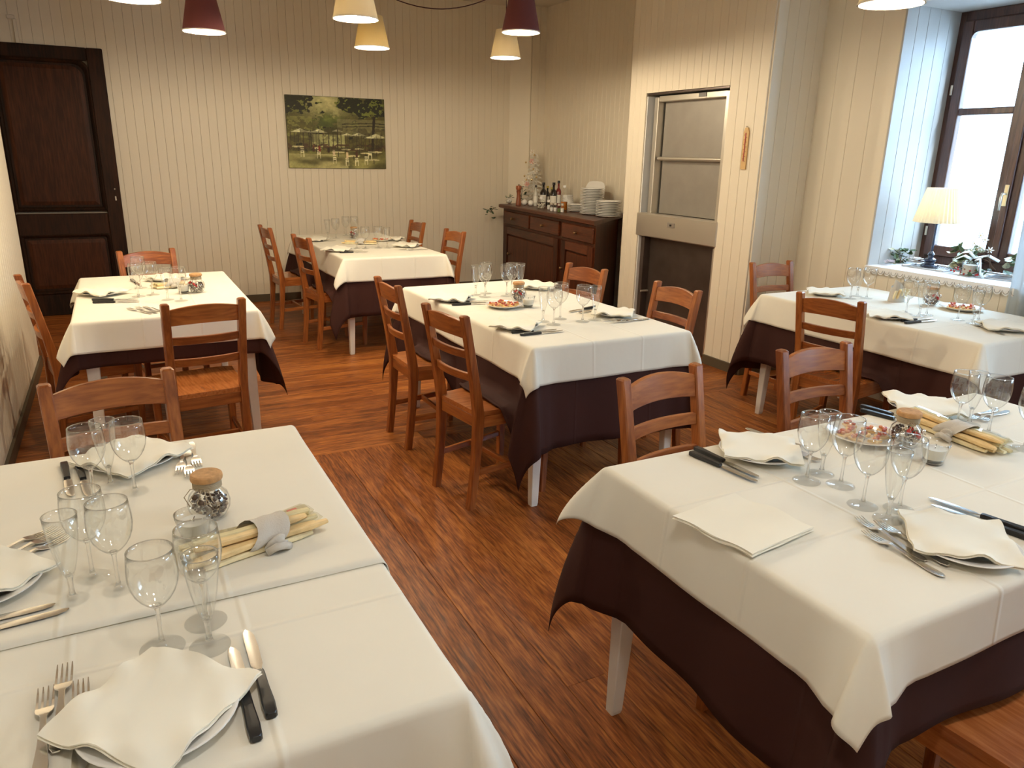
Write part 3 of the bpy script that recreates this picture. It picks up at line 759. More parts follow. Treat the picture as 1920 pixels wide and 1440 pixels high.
def make_chair():
    r = empty('dining_chair')
    for sx in (-1, 1):                 # rear legs running up as back posts
        secs = []
        for z in (0, .1, .22, .34, .44, .52, .62, .74, .84, .895, .90):
            x = sx * (.150 + .012 * min(z, .9) / .9); hd = .018 + .006 * math.exp(-((z - .44) / .16) ** 2)
            k = 1 if z < .9 else .72
            secs.append(rect((x, rear_prof(z), z), (1, 0, 0), (0, 1, 0), .0175 * k, hd * k, .004))
        obj('leg', loft(bmesh.new(), secs), M_CHAIR, r)
    for sx in (-1, 1):
        secs = [rect((sx * (.178 - .0 * t), .365 - .012 * (1 - t), .44 * t), (1, 0, 0), (0, 1, 0), .014 + .005 * t, .014 + .005 * t, .003) for t in (0, .5, 1)]
        obj('leg', loft(bmesh.new(), secs), M_CHAIR, r)
    # seat, slightly dished, rounded front corners
    bm = bmesh.new(); nx, ny = 12, 12; top = []; 
    def sxy(i, j):
        v = j / ny; u = i / nx * 2 - 1; y = -.012 + v * .415; wdt = .166 + .036 * v
        y2 = y - .02 * abs(u) ** 5 * (v ** 3); return u * wdt, y2
    for j in range(ny + 1):
        row = []
        for i in range(nx + 1):
            x, y = sxy(i, j); u = i / nx * 2 - 1; v = j / ny
            row.append(bm.verts.new((x, y, .462 - .007 * (1 - u * u) * math.sin(PI * min(1, v * 1.05)))))
        top.append(row)
    bot = [[bm.verts.new((p.co.x, p.co.y, .440)) for p in row] for row in top]
    for j in range(ny):
        for i in range(nx):
            bm.faces.new((top[j][i], top[j][i + 1], top[j + 1][i + 1], top[j + 1][i])); bm.faces.new((bot[j][i], bot[j + 1][i], bot[j + 1][i + 1], bot[j][i + 1]))
    rim_t = top[0] + [top[j][nx] for j in range(1, ny + 1)] + top[ny][:-1][::-1] + [top[j][0] for j in range(ny - 1, 0, -1)]
    rim_b = bot[0] + [bot[j][nx] for j in range(1, ny + 1)] + bot[ny][:-1][::-1] + [bot[j][0] for j in range(ny - 1, 0, -1)]
    for k in range(len(rim_t)):
        q = (k + 1) % len(rim_t); bm.faces.new((rim_t[k], rim_b[k], rim_b[q], rim_t[q]))
    obj('seat', bm, M_SEAT, r, smooth='auto')
    obj('seat_rail', B((0, .368, .412), (.325, .02, .055), .003), M_CHAIRX, r)
    obj('seat_rail', B((0, -.002, .412), (.28, .02, .055), .003), M_CHAIRX, r)
    for sx in (-1, 1):
        bm = bmesh.new(); loft(bm, [rect((sx * .158, .018, .412), (1, 0, 0), (0, 0, 1), .009, .0275, .002), rect((sx * .178, .352, .412), (1, 0, 0), (0, 0, 1), .009, .0275, .002)]); obj('seat_rail', bm, M_SEAT, r)
        bm = bmesh.new(); loft(bm, [rect((sx * .152, -.018, .17), (1, 0, 0), (0, 0, 1), .008, .014, .002), rect((sx * .177, .352, .185), (1, 0, 0), (0, 0, 1), .008, .014, .002)]); obj('stretcher', bm, M_SEAT, r)
    obj('stretcher', B((0, .17, .178), (.315, .016, .026), .002), M_CHAIRX, r)
    # back slats bowed towards the rear; the top one arched
    for nm, z0, z1, arch in (('top_rail', .795, .868, .020), ('back_slat', .705, .742, 0), ('back_slat', .600, .637, 0)):
        secs = []; N = 12
        for k in range(N + 1):
            t = k / N * 2 - 1; x = t * .148; zc = (z0 + z1) / 2; y = rear_prof(zc) - .022 * (1 - t * t) + .002
            up = arch * (1 - t * t); h0, h1 = z0 + arch * .35 * (1 - t * t), z1 + up
            c = Vector((x, y, (h0 + h1) / 2)); tl = Vector((0, -.165, 1)).normalized()
            secs.append(rect(c, (0, 1, 0), tl, .0085, (h1 - h0) / 2, .002))
        obj(nm, loft(bmesh.new(), secs), M_CHAIRX, r, smooth='auto')
    return r


CH = [  # middle of the top of the back, facing angle, label
    (1.211, 2.957, 8.6, 'chair in full view at the middle table\'s near left', 'mid'),
    (1.220, 3.760, 0.8, 'chair at the middle table\'s far left, half behind its neighbour', 'mid'),
    (2.53, 3.87, 189, 'chair on the far right of the middle table, in front of the sideboard', 'mid'),
    (2.592, 3.082, 181, 'chair on the right of the middle table, in front of the dumbwaiter', 'mid'),
    (1.474, 1.800, -82, 'chair behind the front right table, closest to its black knives', 'fr'),
    (2.209, 1.840, -91, 'chair behind the front right table, overlapping the window table\'s dark chair', 'fr'),
    (1.54, .45, 90, 'chair under the near side of the front right table, only seat showing', 'fr'),
    (0.299, 3.520, 97, 'chair with back to the viewer at the left table', 'lf'),
    (-.462, 4.450, 11, 'chair squeezed between the left wall and the left table', 'lf'),
    (.146, 5.500, -78, 'chair at the far end of the left table, in front of the dark door', 'lf'),
    (-.078, 2.410, -82, 'chair behind the front left table, nearest the viewer', 'fl'),
    (1.145, 6.930, 5, 'chair on the far left of the back table, nearest the back wall', 'bk'),
    (1.270, 6.060, 9, 'chair on the near left of the back table', 'bk'),
    (2.626, 7.080, 181, 'chair at the back table\'s far right, directly under the bare back wall', 'bk'),
    (2.633, 6.160, 185, 'chair at the back table\'s near right corner, showing three slats', 'bk'),
    (3.827, 3.630, -92, 'chair at the far end of the window table against the pale wall corner', 'wn'),
    (3.110, 2.540, 12, 'dark red-brown chair on the long near side of the window table', 'wn'),
]
GN = dict(mid='chairs around the middle table', fr='chairs around the front right table', lf='chairs around the left table', fl='chairs around the front left table', bk='chairs around the back table', wn='chairs around the window table')
proto = make_chair(); SEATS = []
for k, (mx, my, ang, lab, g) in enumerate(CH):
    o = proto if k == 0 else copy_tree(proto)
    d = Vector((math.cos(R(ang)), math.sin(R(ang)), 0)); p = Vector((mx, my, 0)) + d * .078
    o.location = p; o.rotation_euler = (0, 0, R(ang - 90)); tag(o, 'wooden ' + lab, 'chair', GN[g]); SEATS.append((p, d, g))

# ------------------------------------------------------------------ tables and their cloths
ZT = .757
M_BROWN_COL = (.042, .012, .008)
TABLES = dict(
    fl=(-.43, .372, .89, 2.13, 'white-legged dining table at the front left under cream cloth'),
    fr=(1.088, 2.64, .705, 1.482, 'white-legged dining table at the front right, one tapered leg showing'),
    mid=(1.522, 2.335, 2.70, 4.29, 'white-legged dining table in the middle of the room'),
    lf=(-.225, .572, 3.95, 5.30, 'white-legged dining table at the left in front of the dark door'),
    bk=(1.512, 2.315, 5.66, 7.42, 'white-legged dining table at the back under the painting'),
    wn=(3.455, 4.27, 1.965, 3.29, 'white-legged dining table beside the window'))


def make_table(x0, x1, y0, y1, lab):
    cx, cy2 = (x0 + x1) / 2, (y0 + y1) / 2; hx, hy = (x1 - x0) / 2, (y1 - y0) / 2
    r = empty('dining_table', (cx, cy2, 0)); tag(r, lab, 'table', 'white-legged dining tables')
    obj('tabletop', B((0, 0, ZT - .0135), (2 * hx - .008, 2 * hy - .008, .025), .002), M_LEG, r)
    for s in (-1, 1):
        obj('apron', B((0, s * (hy - .055), ZT - .073), (2 * hx - .15, .02, .09), .001), M_LEG, r)
        obj('apron', B((s * (hx - .055), 0, ZT - .073), (.02, 2 * hy - .15, .09), .001), M_LEG, r)
    for sx in (-1, 1):
        for sy in (-1, 1):
            secs = []
            for z, h in ((0, .0165), (.012, .018), (.55, .029), (ZT - .028, .029)):
                secs.append(rect((sx * (hx - .012 - h), sy * (hy - .012 - h), z), (1, 0, 0), (0, 1, 0), h, h, .003))
            obj('leg', loft(bmesh.new(), secs), M_LEG, r)
    return r


def cloth(name, x0, x1, y0, y1, zt, drop, m, seed, dd4=None, seats=(), gap=.004, alpha=26, amp=1.0, sides='NSEW', flare=0.0):
    """a cloth laid over a table: flat top, rounded fold, hanging sides with soft waves and a flared fold at each corner"""
    rs = random.Random(seed); cx, cy2 = (x0 + x1) / 2, (y0 + y1) / 2; hx, hy = (x1 - x0) / 2 + gap, (y1 - y0) / 2 + gap
    RR = .012
    def line(h, dlo, dhi, n):
        a = [-h + 2 * h * k / n for k in range(n + 1)]
        for sgn, dd in ((-1, dlo), (1, dhi)):
            if dd <= 0: continue
            st = [.005, .010, .016, .024] + [.024 + (dd - .024) * (k / 12) for k in range(1, 13)]
            ext = [sgn * (h + s) for s in st]
            a = ext[::-1] + a if sgn < 0 else a + ext
        return a
    dW, dE, dS, dN = (drop if c in sides else 0 for c in 'WESN')
    if dd4: dW, dE, dS, dN = dd4
    us = line(hx, dW, dE, max(10, int(2 * hx / .03))); vs = line(hy, dS, dN, max(10, int(2 * hy / .03)))
    H = lambda s: RR * math.sin(min(s / RR, PI / 2))
    D = lambda s: RR * (1 - math.cos(min(s / RR, PI / 2))) + max(0, s - RR * PI / 2)
    ph = [rs.uniform(0, 6) for _ in range(12)]; tw = {}
    for sx in (-1, 1):
        for sy in (-1, 1): tw[sx, sy] = rs.uniform(-16, 16)
    ss = lambda t: max(0, min(1, t)) ** 2 * (3 - 2 * max(0, min(1, t)))
    def pos(u, v):
        ax = max(0, abs(u) - hx); ay = max(0, abs(v) - hy); sx = 1 if u > 0 else -1; sy = 1 if v > 0 else -1
        if ax <= 1e-9 and ay <= 1e-9:
            return Vector((u, v, zt + .0006 * math.sin(u * 9 + ph[0]) * math.sin(v * 7 + ph[1])))
        if ax > 1e-9 and ay > 1e-9:
            r_ = math.hypot(ax, ay); phi = math.atan2(ay, ax); f = ss(math.sin(2 * phi)) ** .5; f2 = math.sin(2 * phi) ** 2
            be = R(alpha) * (.55 + .45 * f); L_ = D(r_); h = H(r_)
            w_ = phi + R(tw[sx, sy]) * f2
            dr = Vector((sx * math.cos(w_), sy * math.sin(w_), 0))
            curl = 1 - .35 * (L_ / (drop * 1.45)) ** 2
            p = Vector((sx * hx, sy * hy, zt)) + dr * (h + L_ * math.sin(be) * curl * (1 + .22 * math.sin(4 * phi + tw[sx, sy]) * f)) + Vector((0, 0, -L_ * math.cos(be * .9)))
            return p
        k = 0 if ax > 0 else 3; s = ax if ax > 0 else ay; t = v if ax > 0 else u; ht = hy if ax > 0 else hx; sg = sx if ax > 0 else sy
        edge = ss((ht - abs(t)) / .16); dd = D(s); o_ = H(s)
        wv = (.5 + .5 * math.sin(t * (9 + sg * 1.7) + ph[k + 1])) * .55 + (.5 + .5 * math.sin(t * 21 + ph[k + 2] + sg)) * .25
        o_ += amp * .085 * dd * wv * edge + flare * dd * edge
        cf = 1 - ss((ht - abs(t)) / .12); ca = R(alpha) * .55
        o_ += cf * dd * math.sin(ca) * (1 - .35 * (dd / (drop * 1.45)) ** 2)
        z = zt - dd * (1 - cf * (1 - math.cos(ca * .9)))
        wx = (hx + gap) if ax > 0 else t
        P = Vector((sx * (hx + o_), v, z)) if ax > 0 else Vector((u, sy * (hy + o_), z))
        for (c, d) in seats:
            q = Vector((P.x + cx - c.x, P.y + cy2 - c.y, 0)); al = q.dot(d); la = abs(q.x * d.y - q.y * d.x)
            if al > -.02 and al < .44:
                kk = ss((.26 - la) / .05)
                if kk > 0 and z < .474:
                    e = .474 - z; n_ = Vector((sx, 0, 0)) if ax > 0 else Vector((0, sy, 0))
                    room = max(0.0, al - .03); out = min(room, .09 * (1 - math.exp(-e / .06)))
                    P = P + n_ * out * kk; P.z = z * (1 - kk) + (.470 + .012 * math.exp(-e / .05) + .004 * math.sin(e * 60)) * kk
        return P
    bm = bmesh.new(); vv = [[bm.verts.new(pos(u, v)) for u in us] for v in vs]
    for j in range(len(vs) - 1):
        for i in range(len(us) - 1): bm.faces.new((vv[j][i], vv[j][i + 1], vv[j + 1][i + 1], vv[j + 1][i]))
    for f in bm.faces: f.smooth = True
    o = obj(name, bm, m, None, (cx, cy2, 0), recalc=False)
    md = o.modifiers.new('thickness', 'SOLIDIFY'); md.thickness = .0012; md.offset = 1.0
    return o


C_IV = (.80, .755, .645)
ALPHA = dict(fr=37)
DROP = dict(fr=(.165, .165, .130, .165), mid=(.165, .165, .17, .165), lf=(.165, .165, .155, .165), wn=(.175, .17, .18, .165))
BDROP = dict(fr=(.40, .40, .28, .44), lf=(.28, .42, .225, .28), wn=(.42, .40, .40, .50), mid=(.455, .455, .475, .455))
CLAB = dict(fl='front left table', fr='front right table', mid='middle table', lf='left table by the dark door', bk='back table under the painting', wn='window table')
for k, (g, (x0, x1, y0, y1, lab)) in enumerate(TABLES.items()):
    make_table(x0, x1, y0, y1, lab)
    seats = [(p, d) for p, d, gg in SEATS if gg == g]
    hx, hy = (x1 - x0) / 2, (y1 - y0) / 2
    dr = .455
    mb = cloth_mat('brown_cloth_' + g, M_BROWN_COL, [(0, -.2), (0, .2), (1, -.3), (1, .3)], .8, .12)
    o = cloth('tablecloth', x0, x1, y0, y1, ZT + .0012, dr, mb, 10 + k, dd4=BDROP.get(g), seats=seats, gap=.004, alpha=19, amp=1.3)
    tag(o, 'dark maroon under-cloth hanging low around the ' + CLAB[g], 'tablecloth', 'maroon under-cloths')
    if hy > hx: cr = [(0, -hx * .30), (0, hx * .36), (1, 0.0), (1, -hy * .55), (1, hy * .55)]
    else: cr = [(1, -hy * .30), (1, hy * .36), (0, 0.0), (0, -hx * .55), (0, hx * .55)]
    mw = cloth_mat('ivory_cloth_' + g, C_IV, cr, .85, .03)
    o = cloth('tablecloth', x0, x1, y0, y1, ZT + .0038, .185, mw, 30 + k, DROP.get(g), gap=.010, alpha=ALPHA.get(g, 31), amp=.8, flare=.05)
    tag(o, 'ivory top cloth with ironed creases over the ' + CLAB[g], 'tablecloth', 'ivory top cloths')
ZTOP = ZT + .0055
# a second ivory cloth overlapping the far half of the front left table
x0, x1, y0, y1, _ = TABLES['fl']
mw = cloth_mat('ivory_cloth_overlap', C_IV, [(0, .13), (0, -.14)], .85, .03)
o = cloth('tablecloth', x0, x1, 1.295, y1, ZT + .0068, .17, mw, 77, gap=.0125, alpha=24, amp=.8, sides='NEW', flare=.05)
o.rotation_euler = (0, 0, R(0))
tag(o, 'second ivory cloth overlapping the far half of the front left table', 'tablecloth', 'ivory top cloths')

# ------------------------------------------------------------------ tableware
def P2(x, y, dz=0.0):
    """a point on the cloth-covered table tops"""
    return Vector((x, y, ZTOP + dz))


def wine_glass_mesh():
    # outer profile of bowl: from the stem joint up to the rim and back down inside
    bo = [(.0050, .0775), (.0095, .0805), (.0165, .0865), (.0245, .0955), (.0312, .1065), (.0358, .1195), (.0380, .134), (.0378, .150), (.0362, .166), (.0345, .180)]
    bi = [(r - .0011, z) for r, z in bo[::-1][:-2]] + [(.010, .0850), (0, .0835)]
    st = [(0, .0830), (.0075, .0815), (.0052, .0775), (.0038, .070), (.0034, .045), (.0038, .022), (.0055, .012), (.009, .0065)]
    ft = [(.009, .0065), (.018, .0040), (.030, .0024), (.0340, .0018), (.0350, .0010), (.0340, .0002), (0, .0002)]
    return bo + bi, st, ft


def flute_mesh():
    bo = [(.0050, .048), (.0080, .052), (.0115, .062), (.0160, .080), (.0205, .102), (.0242, .127), (.0268, .152), (.0278, .170)]
    bi = [(r - .0011, z) for r, z in bo[::-1][:-1]] + [(.004, .056), (0, .055)]
    st = [(0, .0555), (.0065, .0530), (.0055, .046), (.0048, .040), (.0042, .028), (.0052, .016), (.0085, .0075)]
    ft = [(.0085, .0075), (.018, .0042), (.028, .0022), (.0325, .0012), (.0325, .0002), (0, .0002)]
    return bo + bi, st, ft


def make_glass(name, prof):
    b, s, f = prof; r = empty(name)
    o = obj('bowl', LA(b, 40), M_GLASS, r, smooth=True)
    rr, zz = max(b, key=lambda q: q[1]); bm = bmesh.new()
    lathe(bm, [(rr - .0005 + .0009 * math.cos(a), zz + .0009 * math.sin(a)) for a in [k * PI / 3 for k in range(6)]], 40, close=True); obj('rim', bm, M_SOLID, o, smooth=True)
    obj('stem', LA(s, 20), M_SOLID, r, smooth=True); obj('foot', LA(f, 40), M_FOOT, r, smooth=True)
    return r


GW = None; GF = None


def glass(kind, px, py, lab, group):
    global GW, GF
    p = P2(px, py)
    if kind == 'W':
        if GW is None: GW = o = make_glass('wine_glass', wine_glass_mesh())
        else: o = copy_tree(GW)
        tag(o, 'round wine glass ' + lab, 'glass', group)
    else:
        if GF is None: GF = o = make_glass('flute_glass', flute_mesh())
        else: o = copy_tree(GF)
        tag(o, 'narrow flute glass ' + lab, 'glass', group)
    o.location = p; o.rotation_euler = (0, 0, rnd.uniform(0, 6))
    return o


def make_fork():
    r = empty('fork')
    # handle and neck as one, head with four tines
    path = [(-.195, .0045, .0028), (-.185, .0092, .0022), (-.165, .0098, .0018), (-.13, .0066, .0032), (-.09, .0042, .0070), (-.072, .0042, .0092), (-.066, .006, .0088)]
    bm = bmesh.new(); loft(bm, [rect((x, 0, z + .001), (0, 1, 0), (0, 0, 1), w_, .0011, .0006) for x, w_, z in path])
    obj('handle', bm, M_CUTLERY, r, smooth='auto')
    bm = bmesh.new(); loft(bm, [rect((x, 0, z + .001), (0, 1, 0), (0, 0, 1), w_, .0009) for x, w_, z in ((-.067, .006, .0088), (-.060, .0105, .0068), (-.052, .0120, .0048), (-.046, .0120, .0038))])
    hd = obj('head', bm, M_CUTLERY, r, smooth='auto')
    for k in range(4):
        y = (k - 1.5) * .0067
        bm = bmesh.new(); loft(bm, [rect((x, y, z + .001), (0, 1, 0), (0, 0, 1), w_, .0008) for x, w_, z in ((-.047, .0018, .0039), (-.03, .0016, .0030), (-.012, .0014, .0044), (0, .0006, .0072))])
        obj('tine', bm, M_CUTLERY, hd)
    return r


def make_knife():
    r = empty('table_knife')
    bm = bmesh.new(); loft(bm, [rect((x, 0, .0062), (0, 1, 0), (0, 0, 1), w_, h, .002) for x, w_, h in ((-.225, .006, .0045), (-.222, .0085, .006), (-.20, .0095, .0062), (-.16, .0078, .0058), (-.125, .0075, .0055), (-.118, .0068, .005))])
    obj('handle', bm, M_BLACK, r, smooth='auto')
    bm = bmesh.new(); secs = []
    for x, a, b in ((-.120, .0035, -.0035), (-.112, .0045, -.0045), (-.10, .0095, -.0085), (-.05, .0095, -.0095), (-.018, .0095, -.0080), (-.006, .0085, -.004), (0, .0050, .001)):
        secs.append([Vector((x, a, .0062)), Vector((x, (a + b) / 2, .0072)), Vector((x, b, .0064)), Vector((x, (a + b) / 2, .0054))])
    loft(bm, secs); obj('blade', bm, M_CUTLERY, r, smooth='auto')
    return r


FK = KN = None


def cutlery(kind, tip, tail, lab, group, dz=0.0):
    global FK, KN
    a, b = P2(*tip), P2(*tail); d = (a - b); ang = math.atan2(d.y, d.x)
    if kind == 'fork':
        if FK is None: FK = o = make_fork()
        else: o = copy_tree(FK)
    else:
        if KN is None: KN = o = make_knife()
        else: o = copy_tree(KN)
    o.location = (a.x, a.y, ZTOP + dz); o.rotation_euler = (0, 0, ang)
    return tag(o, ('stainless fork ' if kind == 'fork' else 'black-handled table knife ') + lab, kind, group)


PLATE = None


def plate(x, y, lab, group, rad=.108):
    global PLATE
    if PLATE is None:
        PLATE = o = empty('plate'); k = 1
        obj('dish', LA([(0, .0035), (.055, .0035), (.066, .006), (.082, .0135), (.104, .0185), (.108, .0192), (.1085, .0178), (.104, .0160), (.084, .0100), (.068, .0022), (.058, .0004), (0, .0008)], 48), M_CHINA, o, smooth=True)
        obj('foot_ring', LA([(.050, .0015), (.052, 0), (.056, 0), (.058, .0020)], 40), M_CHINA, o, smooth=True)
    else: o = copy_tree(PLATE)
    s = rad / .108; o.location = (x, y, ZTOP); o.scale = (s, s, 1)
    return tag(o, lab, 'plate', group)


def napkin(x, y, ang, lab, group, size=.205, z=None, onplate=True, seed=0, flat=False):
    """square folded cloth: wavy hem edges showing the layers, sagging over the plate"""
    rs = random.Random(seed); N = 18; h = size / 2; z0 = ZTOP + (.0205 if onplate else .0008) if z is None else z
    th = .0075 if not flat else .012
    p1, p2, p3 = rs.uniform(0, 6), rs.uniform(0, 6), rs.uniform(0, 6)
    lay = [0, .22, .26, .5, .54, .78, .82, 1.0]; ins = [.0, .0, .0022, .0022, -.0006, -.0006, .0028, .0028]
    def top(u, v):
        if flat: return .002 * math.sin(v * 2.2 + p1) + .0016 * math.sin(v * 5 + u) + .003 * max(0, u) * math.sin(v * 4 + p2)
        r_ = math.hypot(u, v) * h; z = 0
        if r_ > .10: z -= .22 * (r_ - .10)
        e = max(abs(u), abs(v)) ** 4
        z += e * (.0052 * math.sin(u * 5.2 + v * 4.1 + p1) + .004 * math.sin(u * 9 - v * 7 + p2)) + .002 * math.sin(u * 3 + p3)
        z += .006 * (max(0, v) ** 2) * math.cos(u * 2.6 + p1) * .8
        return max(z, -.0085)
    bm = bmesh.new()
    def P(i, j, dz, inn):
        u = i / N * 2 - 1; v = j / N * 2 - 1; rr = 1 - inn / h
        return Vector((u * h * rr * (1 + .012 * math.sin(v * 5 + p2)), v * h * rr * (1 + .012 * math.sin(u * 4 + p3)), top(u, v) + dz))
    T_ = [[bm.verts.new(P(i, j, th, 0)) for i in range(N + 1)] for j in range(N + 1)]
    for j in range(N):
        for i in range(N): bm.faces.new((T_[j][i], T_[j][i + 1], T_[j + 1][i + 1], T_[j + 1][i]))
    ring = [(i, 0) for i in range(N)] + [(N, j) for j in range(N)] + [(N - i, N) for i in range(N)] + [(0, N - j) for j in range(N)]
    prev = [T_[j][i] for i, j in ring]
    for l_, inn in list(zip(lay, ins))[1:]:
        cur = [bm.verts.new(P(i, j, th * (1 - l_), inn + .0012 * math.sin(k * .55 + l_ * 9))) for k, (i, j) in enumerate(ring)]
        for k in range(len(ring)): bm.faces.new((prev[k], cur[k], cur[(k + 1) % len(ring)], prev[(k + 1) % len(ring)]))
        prev = cur
    B_ = {r_: v_ for r_, v_ in zip(ring, prev)}
    for j in range(1, N):
        for i in range(1, N): B_[(i, j)] = bm.verts.new(P(i, j, 0, .002))
    for j in range(N):
        for i in range(N): bm.faces.new((B_[(i, j)], B_[(i, j + 1)], B_[(i + 1, j + 1)], B_[(i + 1, j)]))
    o = obj('napkin', bm, M_NAPKIN, None, (x, y, z0), smooth='auto', rotz=R(ang))
    return tag(o, lab, 'napkin', group)


def jar(px, py, lab, berries=False, seed=1):
    rs = random.Random(seed); p = P2(px, py); r = empty('decor_jar', p); tag(r, lab, 'jar', 'cork-lidded jars on the tables')
    out_ = [(0, .001), (.022, .001), (.034, .008), (.0435, .026), (.045, .040), (.040, .058), (.029, .070), (.0265, .076), (.028, .092)]
    bm = LA(out_ + [(a - .0015, b) for a, b in out_[::-1][:-1]] + [(0, .0035)], 36); obj('glass_body', bm, M_GLASS, r, smooth=True)
    cm = [mat('bean_dark', (.06, .018, .014), .35), mat('bean_tan', (.50, .36, .22), .5), mat('bean_grey', (.22, .2, .18), .3)]
    for mi, n_ in ((0, 150), (1, 45), (2, 30)):
        bm = bmesh.new()
        for k in range(n_):
            a = rs.uniform(0, 2 * PI); z = rs.uniform(.007, .058); rm = .038 * math.sqrt(max(.05, 1 - ((z - .036) / .034) ** 2)) ; q = rm * math.sqrt(rs.uniform(.35, 1))
            sphere(bm, (q * math.cos(a), q * math.sin(a), z), rs.uniform(.0028, .0045), 6, 4, (1, 1, .8))
        o = obj('bean_filling', bm, cm[mi], r, smooth=True); o['kind'] = 'stuff'
    obj('cork_lid', LA([(0, .092), (.026, .092), (.033, .0935), (.034, .098), (.033, .1045), (.030, .107), (0, .108)], 30), M_CORK, r, smooth='auto')
    bm = bmesh.new()
    for k in range(5): lathe(bm, [(.0285, .0745 + k * .0034), (.0305, .0762 + k * .0034), (.0285, .0779 + k * .0034)], 26)
    obj('twine_band', bm, M_TWINE, r, smooth=True)
    for k in range(5):
        a = -2.6 + k * .25; bm = bmesh.new()
        tube(bm, [(.03 * math.cos(a), .03 * math.sin(a), .08), (.045 * math.cos(a + .1), .045 * math.sin(a + .1), .086 - .006 * k), (.052 * math.cos(a + .3 * (k - 2) * .4), .052 * math.sin(a), .070 - .005 * k), (.047 * math.cos(a), .047 * math.sin(a), .045 + .003 * k)], .0011, 6)
        obj('twine_end', bm, M_TWINE, r)
    for k in range(3):
        a = -2.3 + k * .3; bm = bmesh.new(); sphere(bm, (.044 * math.cos(a), .044 * math.sin(a), .068 - .012 * k), .0062, 8, 6); obj('berry' if berries else 'seed_pod', bm, M_RED if berries else M_TWIG, r, smooth=True)
    if berries:
        for k in range(5):
            a = -2.7 + k * .28; bm = bmesh.new(); sphere(bm, (.05 * math.cos(a), .05 * math.sin(a), .05 + .012 * (k % 3)), .007, 8, 6); obj('berry', bm, M_RED if k % 2 else M_CUTLERY, r, smooth=True)
    return r


def votive(px, py, lab):
    p = P2(px, py); r = empty('votive_candle', p); tag(r, lab, 'candle', 'tealight glasses on the tables')
    o_ = [(0, .0), (.024, .0), (.026, .003), (.0285, .02), (.034, .045), (.0375, .062)]
    obj('glass_cup', LA(o_ + [(a - .0018, b) for a, b in o_[::-1][:-2]] + [(0, .006)], 32), M_GLASS, r, smooth=True)
    obj('cup_base', LA([(0, .0062), (.0235, .0062), (.0255, .013), (0, .014)], 28), mat('dark_glass_base', (.03, .035, .035), .15), r, smooth=True)
    obj('wax', LA([(0, .0145), (.0245, .0145), (.0285, .034), (.0295, .044), (.02, .0425), (0, .0425)], 28), M_WAX, r, smooth='auto')
    bm = bmesh.new(); tube(bm, [(0, 0, .042), (.001, 0, .050), (.003, 0, .054)], .0009, 6); obj('wick', bm, M_TWIG, r)
    return r


M_WRAP = glass_mat('cellophane', (.93, .92, .86), (.6, .58, .48))
M_STICK = [mat('stick_pale', (.86, .74, .46), .65, var=.15, vscale=25, bump=.2), mat('stick_gold', (.78, .56, .27), .65, var=.2, vscale=25, bump=.2), mat('stick_cream', (.90, .80, .52), .6, var=.1, vscale=25)]
M_PRINT = mat('packet_print', (.50, .48, .34), .5); M_REDP = mat('packet_red', (.62, .05, .05), .5)


